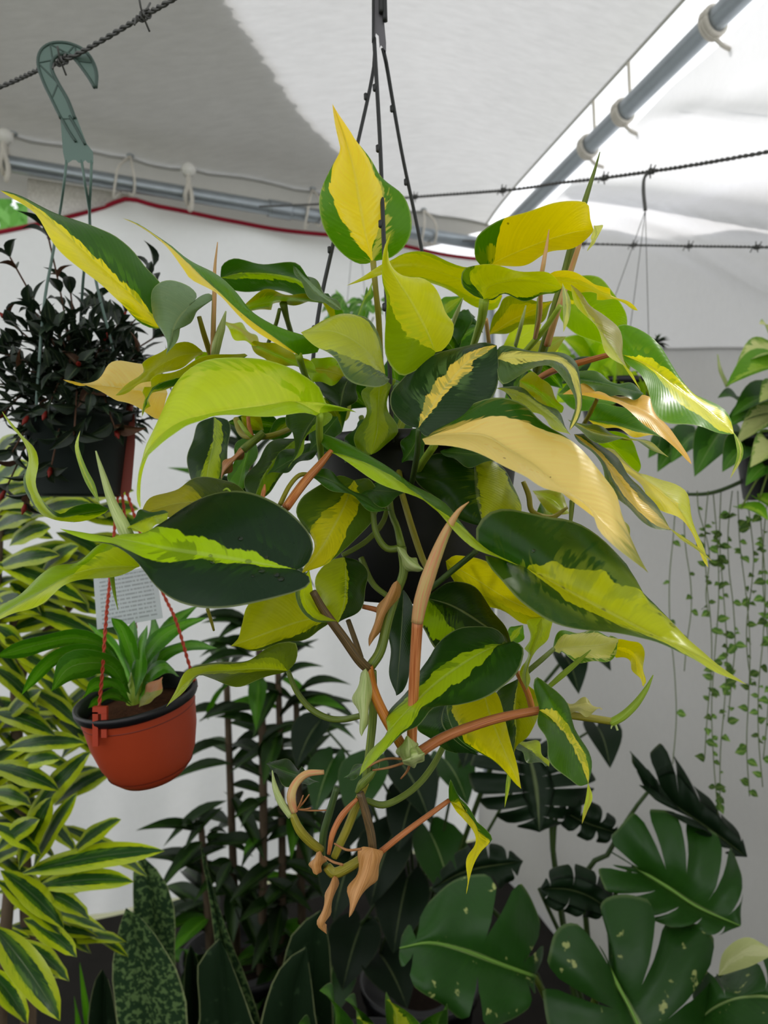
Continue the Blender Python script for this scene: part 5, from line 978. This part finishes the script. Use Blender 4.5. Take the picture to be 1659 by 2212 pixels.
# ---------------- monsteras
M_mo = leaf_material('monstera_leaf', c0=(36, 76, 18), c1=(58, 106, 28), lo=(-.03,)*3, hi=(.03,)*3, rough=.38, trans=.14, jag=.0, streak=.15, rand=.15, edge=.15, rib=.6, spec=.3)
M_mv = leaf_material('speckled_monstera_leaf', c0=(36, 74, 22), c1=(66, 116, 32), lo=(-.03,)*3, hi=(.03,)*3, rough=.38, trans=.14, jag=.0, streak=.15, rand=.12, edge=.15, rib=.7, mottle=((176, 184, 110), 30.0, .63), spec=.3)
M_md = leaf_material('dark_monstera_leaf', c0=(16, 36, 14), c1=(28, 56, 22), lo=(-.03,)*3, hi=(.03,)*3, rough=.52, trans=.1, jag=.0, streak=.1, rand=.15, edge=.1, rib=.3)
def monstera(root, A, M, B, d, tilt=.02, fold=.0, mat=M_mo, nl=4, uin=.42, gap=.16, vein=None):
    R = 80; base, tip = M[0], M[-1]
    m = spline([(x, y, 0) for x, y in M], R); a = spline([(x, y, 0) for x, y in [base]+A+[tip]], R); b = spline([(x, y, 0) for x, y in [base]+B+[tip]], R)
    def surf(v, u, side):
        v = min(max(v, 0), 1); i = min(int(v*R), R-1); f_ = v*R-i; w = math.sin(math.pi*v)**.55 if 0 < v < 1 else 0
        e = a if side > 0 else b; pm = m[i].lerp(m[i+1], f_); pe = e[i].lerp(e[i+1], f_); dm = d[0]+(d[1]-d[0])*v
        p = P(pm.x, pm.y, dm).lerp(P(pe.x, pe.y, dm+(fold+tilt*side)*w), u)
        return p+Vector((0, -1, .3))*(.03*4*u*(1-u)*w+.012*math.sin(v*nl*6.28)*u*w)
    verts, faces, uvs = [], [], []
    us = [0, .12, .25, uin, uin+.06, .55, .7, .85, .96, 1.0]; nr = 8
    for side in (1, -1):
        ce = [0.0]+[.14+(.84-.14)*((k+rg.uniform(-.15, .15))/(nl-1)) for k in range(nl)]+[1.0]
        for j in range(len(ce)-1):
            v0, v1 = ce[j], ce[j+1]; st0 = len(verts); ui = uin*rg.uniform(.8, 1.25) if 0 < j < len(ce)-2 else uin
            for r in range(nr+1):
                f_ = r/nr
                for u in us:
                    k = max(0, (u-ui)/(1-ui))**.5*gap*(v1-v0)*.5
                    k += .22*(v1-v0)*max(0, (u-.85)/.15)**2*.5
                    lo_, hi_ = v0+(k if j > 0 else 0), v1-(k if j < len(ce)-2 else 0)
                    vv_ = lo_+(hi_-lo_)*f_; verts.append(surf(vv_, u, side)); uvs.append((.5+.5*u*side, vv_))
            for r in range(nr):
                for c in range(len(us)-1):
                    p = st0+r*len(us)+c; faces.append((p, p+1, p+len(us)+1, p+len(us)))
    o = mesh('leaf', verts, faces, mat, root, uvs)
    if vein: tube3('midrib', [P(x, y, d[0]+(d[1]-d[0])*i/(len(M)-1)-.004) for i, (x, y) in enumerate(M)], [.0045, .004]+[.0025]*(len(M)-3)+[.001], vein, o, sides=6)
    return o
V_l = plain('pale_vein', (110, 150, 60), .5, .3, var=.08)
m1 = empty('monstera', Vector((.42, 1.62, 0)), 'monstera with large split leaves speckled cream at the bottom right', 'plant'); floor_pot(m1, (.42, 1.62), .16, .28, MT_black)
monstera(m1, [(1172, 2060), (1165, 1980), (1115, 1898), (1040, 1890), (969, 1908), (910, 1965), (872, 2015)], [(1155, 2110), (1080, 2082), (1000, 2052), (930, 2036), (863, 2048)], [(1150, 2165), (1100, 2210), (1010, 2212), (940, 2160), (885, 2120), (864, 2080)], (1.42, 1.34), tilt=.10, mat=M_mv, nl=3, vein=V_l, uin=.45, gap=.2)
monstera(m1, [(1300, 2050), (1250, 1998), (1200, 2012), (1178, 2080), (1175, 2150), (1190, 2240), (1260, 2320)], [(1315, 2092), (1335, 2130), (1362, 2180), (1395, 2250), (1440, 2340)], [(1310, 2020), (1300, 1955), (1350, 1932), (1415, 1950), (1450, 2000), (1520, 2000), (1548, 2060), (1570, 2160), (1530, 2280)], (1.36, 1.26), tilt=-.05, fold=.06, mat=M_mv, nl=4, vein=V_l, uin=.45, gap=.2)
monstera(m1, [(1500, 2150), (1520, 2090), (1570, 2110), (1640, 2060), (1720, 2100)], [(1480, 2230), (1550, 2170), (1630, 2150), (1760, 2170)], [(1530, 2260), (1620, 2260), (1720, 2250)], (1.36, 1.26), tilt=.08, mat=M_mv, nl=4)
tubep('petiole', [(1155, 2110, 1.42, 12), (1190, 2180, 1.46, 16), (1230, 2320, 1.54, 18), (1245, 2600, 1.6, 20)], S_gr, m1); tubep('petiole', [(1315, 2092, 1.36, 12), (1290, 2140, 1.44, 16), (1260, 2320, 1.54, 18), (1245, 2600, 1.6, 20)], S_gr, m1)
tubep('petiole', [(1480, 2230, 1.36, 12), (1400, 2320, 1.46, 14), (1280, 2600, 1.58, 16)], S_gr, m1)
M_pale = leaf_material('pale_leaf', c0=(176, 182, 120), c1=(196, 198, 144), trans=.3, rand=.1)
pm_ = rpl([(1552, 2108), (1580, 2075), (1620, 2055), (1680, 2058)], [52, 62], (1.3, 1.22), mat=M_pale, parent=m1); pm_['label'] = 'young pale cream-green leaf'
m2 = empty('monstera', Vector((.55, 1.72, 0)), 'plain green monstera with deeply cut leaves against the grey right wall', 'plant'); floor_pot(m2, (.62, 1.72), .15, .28, MT_black)
monstera(m2, [(1340, 1850), (1308, 1832), (1330, 1795), (1365, 1756), (1440, 1750), (1480, 1770), (1545, 1800), (1592, 1850), (1602, 1920)], [(1369, 1873), (1440, 1915), (1508, 1960), (1600, 2000)], [(1320, 1868), (1294, 1882), (1310, 1930), (1350, 1970), (1410, 1990), (1470, 2005), (1540, 2020)], (1.56, 1.44), tilt=.07, mat=M_mo, nl=5, vein=V_l, uin=.3, gap=.2)
monstera(m2, [(1392, 1660), (1418, 1608), (1448, 1612), (1476, 1668), (1540, 1735), (1600, 1805)], [(1402, 1708), (1450, 1738), (1530, 1790), (1614, 1852)], [(1385, 1690), (1360, 1622), (1378, 1690), (1440, 1752), (1500, 1795), (1570, 1845)], (1.66, 1.56), tilt=.05, mat=M_md, nl=5, uin=.5, gap=.3)
monstera(m2, [(1060, 1598), (1015, 1650), (1028, 1720), (1090, 1775)], [(1130, 1595), (1150, 1660), (1160, 1720), (1165, 1798)], [(1205, 1600), (1262, 1640), (1285, 1700), (1235, 1765)], (1.76, 1.66), tilt=.0, fold=.06, mat=M_md, nl=6, uin=.22, gap=.18)
monstera(m2, [(1235, 1720), (1285, 1735), (1330, 1770)], [(1205, 1745), (1260, 1775), (1335, 1800)], [(1215, 1785), (1265, 1815), (1310, 1820)], (1.74, 1.68), tilt=.03, mat=M_md, nl=4, uin=.3, gap=.4)
monstera(m2, [(1190, 1880), (1230, 1865), (1290, 1885), (1320, 1920)], [(1165, 1920), (1220, 1920), (1270, 1935), (1325, 1970)], [(1180, 1955), (1230, 1975), (1290, 1985)], (1.62, 1.56), tilt=.04, mat=M_md, nl=4, uin=.5)
monstera(m2, [(960, 1870), (1020, 1820), (1090, 1830)], [(930, 1920), (1010, 1880), (1130, 1860)], [(980, 1960), (1060, 1930), (1110, 1900)], (1.7, 1.62), tilt=.05, mat=M_md, nl=5, uin=.4)
for pts in ([(1402, 1708, 1.66, 8), (1362, 1760, 1.68, 9), (1310, 1850, 1.7, 11), (1262, 1930, 1.72, 12), (1330, 2500, 1.74, 14)], [(1369, 1873, 1.56, 9), (1330, 1930, 1.62, 10), (1330, 2100, 1.66, 12), (1380, 2500, 1.72, 14)], [(1130, 1598, 1.76, 8), (1190, 1680, 1.78, 10), (1196, 1850, 1.78, 12), (1280, 2400, 1.75, 14)], [(1165, 1920, 1.62, 8), (1240, 2100, 1.68, 10), (1330, 2450, 1.72, 12)], [(930, 1920, 1.7, 8), (1100, 2000, 1.72, 10), (1310, 2450, 1.73, 12)], [(1205, 1745, 1.74, 7), (1200, 1900, 1.76, 10), (1290, 2400, 1.74, 12)]): tubep('petiole', pts, S_dg, m2)
m3 = empty('broad_leaf_plant', Vector((.1, 2.1, 0)), 'dark leafy plant in deep shade behind the trailing vine tips', 'plant'); floor_pot(m3, (.1, 2.1), .16, .28, MT_black)
hl = [unit_leaf('heart_leaf', m, HEART, .25, .15, 8, 3, lobe=.2) for m in (M_md, M_mo)]
for (x, y, x1, y1, w) in ((800, 1650, 760, 1780, .13), (860, 1640, 930, 1780, .14), (900, 1700, 860, 1840, .13), (780, 1750, 700, 1880, .14), (960, 1640, 1010, 1740, .12), (850, 1800, 800, 1960, .15), (930, 1800, 980, 1960, .15), (760, 1850, 720, 1990, .14), (1290, 1570, 1318, 1660, .09), (880, 1900, 850, 2060, .15), (780, 2000, 740, 2140, .15), (1040, 1560, 1000, 1660, .12), (690, 1560, 640, 1660, .1), (720, 1640, 680, 1760, .1), (1220, 1420, 1250, 1500, .08), (1240, 1400, 1320, 1450, .08), (820, 2060, 880, 2180, .15), (720, 2080, 700, 2220, .15)):
    dd = 2.0+.15*rg.random()
    if x > 1180: dd = 1.85
    b = P(x, y, dd); put_leaf(hl[rg.choice((0, 0, 1))], m3, b, P(x1, y1, dd-.12), w); tube3('petiole', [b, b.lerp(Vector((.1, 2.1, .35)), .45)+Vector((0, 0, .12)), Vector((.1, 2.1, .3))], [.003, .004, .005], S_dg, m3, sides=6)
# ---------------- pothos at the bottom edge
po = empty('potted_pothos', Vector((-.03, 1.25, 0)), 'small yellow-marbled pothos leaves at the bottom edge, centre', 'plant'); floor_pot(po, (-.02, 1.32), .12, .62, MT_black)
M_po = leaf_material('marbled_pothos_leaf', c0=(72, 116, 32), c1=(196, 206, 60), lo=(-.5, -.4, -.2), hi=(.1, .3, .6), c2=(130, 170, 44), jag=.5, streak=.8, rough=.33, trans=.25, rand=.15)
hp_ = unit_leaf('pothos_leaf', M_po, HEART, .25, .14, 9, 4, lobe=.2); hg_ = unit_leaf('green_pothos_leaf', leaf_material('green_pothos_leaf', c0=(46, 90, 22), c1=(74, 122, 34), rough=.34, trans=.2, rand=.2), HEART, .25, .14, 9, 4, lobe=.2)
for (x, y, x1, y1, w, m, dd) in ((720, 2240, 690, 2140, .09, hg_, 1.25), (770, 2260, 745, 2160, .08, hg_, 1.24), (850, 2260, 835, 2160, .085, hp_, 1.2), (790, 2280, 770, 2200, .07, hp_, 1.18), (950, 2280, 965, 2180, .08, hg_, 1.26), (900, 2300, 910, 2225, .07, hp_, 1.2), (680, 2290, 640, 2220, .08, hg_, 1.22)):
    b = P(x, y, dd); put_leaf(m, po, b, P(x1, y1, dd-.05), w); tube3('petiole', [b, b.lerp(Vector((-.02, 1.32, .58)), .5), Vector((-.02, 1.32, .56))], .0025, S_gr, po, sides=6)
# ---------------- pothos basket at the right edge with trailing vines
pr_ = empty('hanging_pothos', P(1670, 1085, 1.5), 'pale-marbled hanging pothos with long trailing vines at the right edge', 'plant')
lathe('pot', pot_profile(.07, .09, .13), P(1690, 1080, 1.5), MT_black, pr_, 32); lathe('soil', [(.085, .11), (.001, .115)], P(1690, 1080, 1.5), MT_soil, pr_)
M_pm = leaf_material('cream_marbled_leaf', c0=(112, 150, 60), c1=(206, 212, 136), lo=(-.2, -.6, -.9), hi=(.7, .8, .9), c2=(150, 178, 80), jag=.6, streak=.9, trans=.3, rand=.2)
hm_ = unit_leaf('cream_pothos_leaf', M_pm, HEART, .25, .14, 9, 4, lobe=.2); hb_ = unit_leaf('bright_pothos_leaf', leaf_material('bright_pothos_leaf', c0=(96, 150, 24), c1=(150, 186, 60), lo=(-.3,)*3, hi=(.2,)*3, jag=.5, trans=.35, rand=.25), HEART, .25, .14, 9, 4, lobe=.2)
for (x, y, x1, y1, w, m, dd) in ((1680, 770, 1590, 790, .07, hm_, 1.45), (1690, 800, 1568, 835, .075, hb_, 1.42), (1680, 860, 1580, 900, .07, hg_, 1.5), (1690, 900, 1590, 960, .07, hm_, 1.5), (1650, 900, 1560, 930, .06, hg_, 1.52), (1620, 960, 1560, 1020, .07, hg_, 1.5), (1560, 930, 1500, 1030, .08, hg_, 1.55), (1480, 950, 1420, 1020, .07, hg_, 1.6), (1500, 940, 1450, 1000, .07, hg_, 1.58), (1690, 960, 1620, 1010, .07, hm_, 1.46), (1670, 1000, 1610, 1050, .06, hg_, 1.48), (1640, 1080, 1700, 1130, .05, hb_, 1.45), (1600, 1100, 1660, 1125, .045, hb_, 1.45), (1670, 740, 1640, 700, .06, hm_, 1.5), (1690, 850, 1640, 870, .06, hm_, 1.44), (1600, 880, 1550, 860, .05, hg_, 1.54), (1560, 980, 1520, 980, .06, hg_, 1.56), (1450, 960, 1400, 990, .06, hg_, 1.62)):
    put_leaf(m, pr_, P(x, y, dd), P(x1, y1, dd-.06), w, up=Vector((0, -.8, 1))); tube3('petiole', [P(x, y, dd), P((x+1680)/2, (y+1000)/2-20, dd+.0), P(1680, 1000, 1.5)], .002, S_gr, pr_, sides=5)
tubep('spike', [(1572, 835, 1.45, 9), (1556, 800, 1.45, 8), (1550, 765, 1.45, 2)], S_ps, pr_)
tubep('vine', [(1480, 1068, 1.6, 7), (1530, 1066, 1.57, 9), (1580, 1050, 1.54, 9), (1650, 1015, 1.5, 9)], S_dg, pr_)
sm_ = unit_leaf('small_vine_leaf', leaf_material('small_vine_leaf', c0=(84, 120, 50), c1=(120, 150, 70), rough=.4, trans=.3, rand=.5), OVATE, .2, .12, 5, 2)
MT_vine = plain('thin_vine', (96, 112, 62), .6, .2)
for (x, top, bot, n_) in ((1486, 1060, 1450, 5), (1530, 1060, 1640, 16), (1545, 1060, 1760, 34), (1562, 1055, 1740, 34), (1580, 1060, 1560, 18), (1600, 1060, 1720, 20), (1620, 1070, 1480, 14), (1645, 1050, 1700, 24), (1655, 1060, 1640, 16), (1453, 1050, 1650, 4), (1512, 1060, 1330, 6)):
    dd = 1.55+.05*rg.random(); pts = [P(x+8*math.sin(k*1.3+x)+(k*4 if x in (1600, 1512) else 0), top+(bot-top)*k/6, dd) for k in range(7)]
    tube3('vine', pts, .0011, MT_vine, pr_, n=24, sides=5); q = spline([tuple(p) for p in pts], 60)
    for k in range(n_):
        p = q[rg.randint(6, 60)]; a = rg.uniform(0, 6.28); L = rg.uniform(.012, .026); put_leaf(sm_, pr_, p, p+Vector((math.cos(a), math.sin(a)*.6, rg.uniform(-.7, .5))).normalized()*L, L*.75, up=Vector((0, -.9, .6)))
tubep('hanger_wire', [(1690, 950, 1.5, 4), (1700, 700, 1.45, 4), (1720, 320, 1.43, 4)], MT_wire, pr_, sides=5)
# ---------------- lime plant on thin strings behind the basket
lp = empty('hanging_lime_plant', P(1290, 900, 1.62), 'bright lime-leaved hanging plant on thin wires behind the right side of the big basket', 'plant')
lathe('pot', pot_profile(.06, .08, .11), P(1330, 935, 1.62), MT_black, lp, 28); lathe('soil', [(.075, .095), (.001, .1)], P(1330, 935, 1.62), MT_soil, lp)
hlm = unit_leaf('lime_leaf', leaf_material('lime_leaf', c0=(146, 186, 20), c1=(176, 206, 30), lo=(-.4,)*3, hi=(.3,)*3, trans=.45, rand=.2), HEART, .2, .14, 8, 3, lobe=.2)
for (x, y, x1, y1, w) in ((1270, 780, 1215, 730, .07), (1290, 790, 1250, 840, .07), (1300, 770, 1320, 720, .06), (1320, 780, 1345, 830, .06), (1260, 800, 1200, 830, .06), (1280, 750, 1240, 700, .06), (1310, 800, 1290, 860, .06), (1340, 770, 1380, 740, .05), (1230, 770, 1190, 770, .06), (1330, 850, 1300, 800, .08), (1350, 850, 1372, 800, .08), (1300, 840, 1262, 790, .08), (1310, 860, 1275, 850, .07), (1290, 830, 1330, 770, .07), (1240, 810, 1215, 780, .07), (1390, 860, 1400, 810, .06), (1250, 850, 1200, 870, .07)):
    put_leaf(hlm, lp, P(x, y, 1.58), P(x1, y1, 1.54), w, up=Vector((0, -1, .5))); tube3('petiole', [P(x, y, 1.58), P((x+1330)/2, (y+830)/2, 1.6), P(1330, 840, 1.62)], .002, S_lm, lp, sides=5)
for k in range(14): a = rg.uniform(0, 6.28); b = P(1418, 742, 1.6); put_leaf(lance[0], lp, b, b+Vector((math.cos(a), -.2, math.sin(a)*.7))*.03, .011)
tubep('stem', [(1330, 840, 1.62, 5), (1390, 790, 1.61, 5), (1418, 742, 1.6, 5)], S_dg, lp, sides=5)
kn = P(1394, 455, 1.63)
tubep('hanger_wire', [(1408, 372, 1.615, 5), (1393, 382, 1.62, 6), (1390, 410, 1.625, 8), (1394, 455, 1.63, 8)], MT_wire, lp, sides=6)
for x, y, dd in ((1258, 840, 1.60), (1404, 838, 1.60), (1345, 835, 1.70)): tube3('hanger_wire', [kn, kn.lerp(P(x, y, dd), .5), P(x, y, dd)], .0008, MT_wire, lp, sides=5)
# greenery far behind the basket wires
bp = empty('small_leafy_plant', P(770, 780, 2.1), 'small green leafy hanging plant glimpsed behind the basket wires', 'plant')
lathe('pot', pot_profile(.05, .065, .09), P(770, 800, 2.1), MT_black, bp, 24); lathe('soil', [(.06, .075), (.001, .08)], P(770, 800, 2.1), MT_soil, bp)
ov = unit_leaf('small_leaf', leaf_material('small_green_leaf', c0=(90, 140, 60), c1=(130, 170, 90), trans=.35, rand=.4), OVATE, .2, .12, 6, 2)
for k in range(40):
    b = P(770+rg.gauss(0, 30), 690+rg.gauss(0, 22), 2.1+rg.gauss(0, .03)); a = rg.uniform(0, 6.28); put_leaf(ov, bp, b, b+Vector((math.cos(a), -.3, math.sin(a))).normalized()*.045, .022, up=Vector((0, -1, .4)))
for k in range(5): tube3('stem', [P(770, 760, 2.1), P(755+9*k, 720, 2.1), P(735+18*k, 685, 2.1)], .002, S_gr, bp, sides=5)
for x in (742, 798): tube3('hanger_wire', [P(770, 440, 2.28), P((x+770)/2, 590, 2.19), P(x, 730, 2.1)], .0008, MT_wire, bp, sides=5)
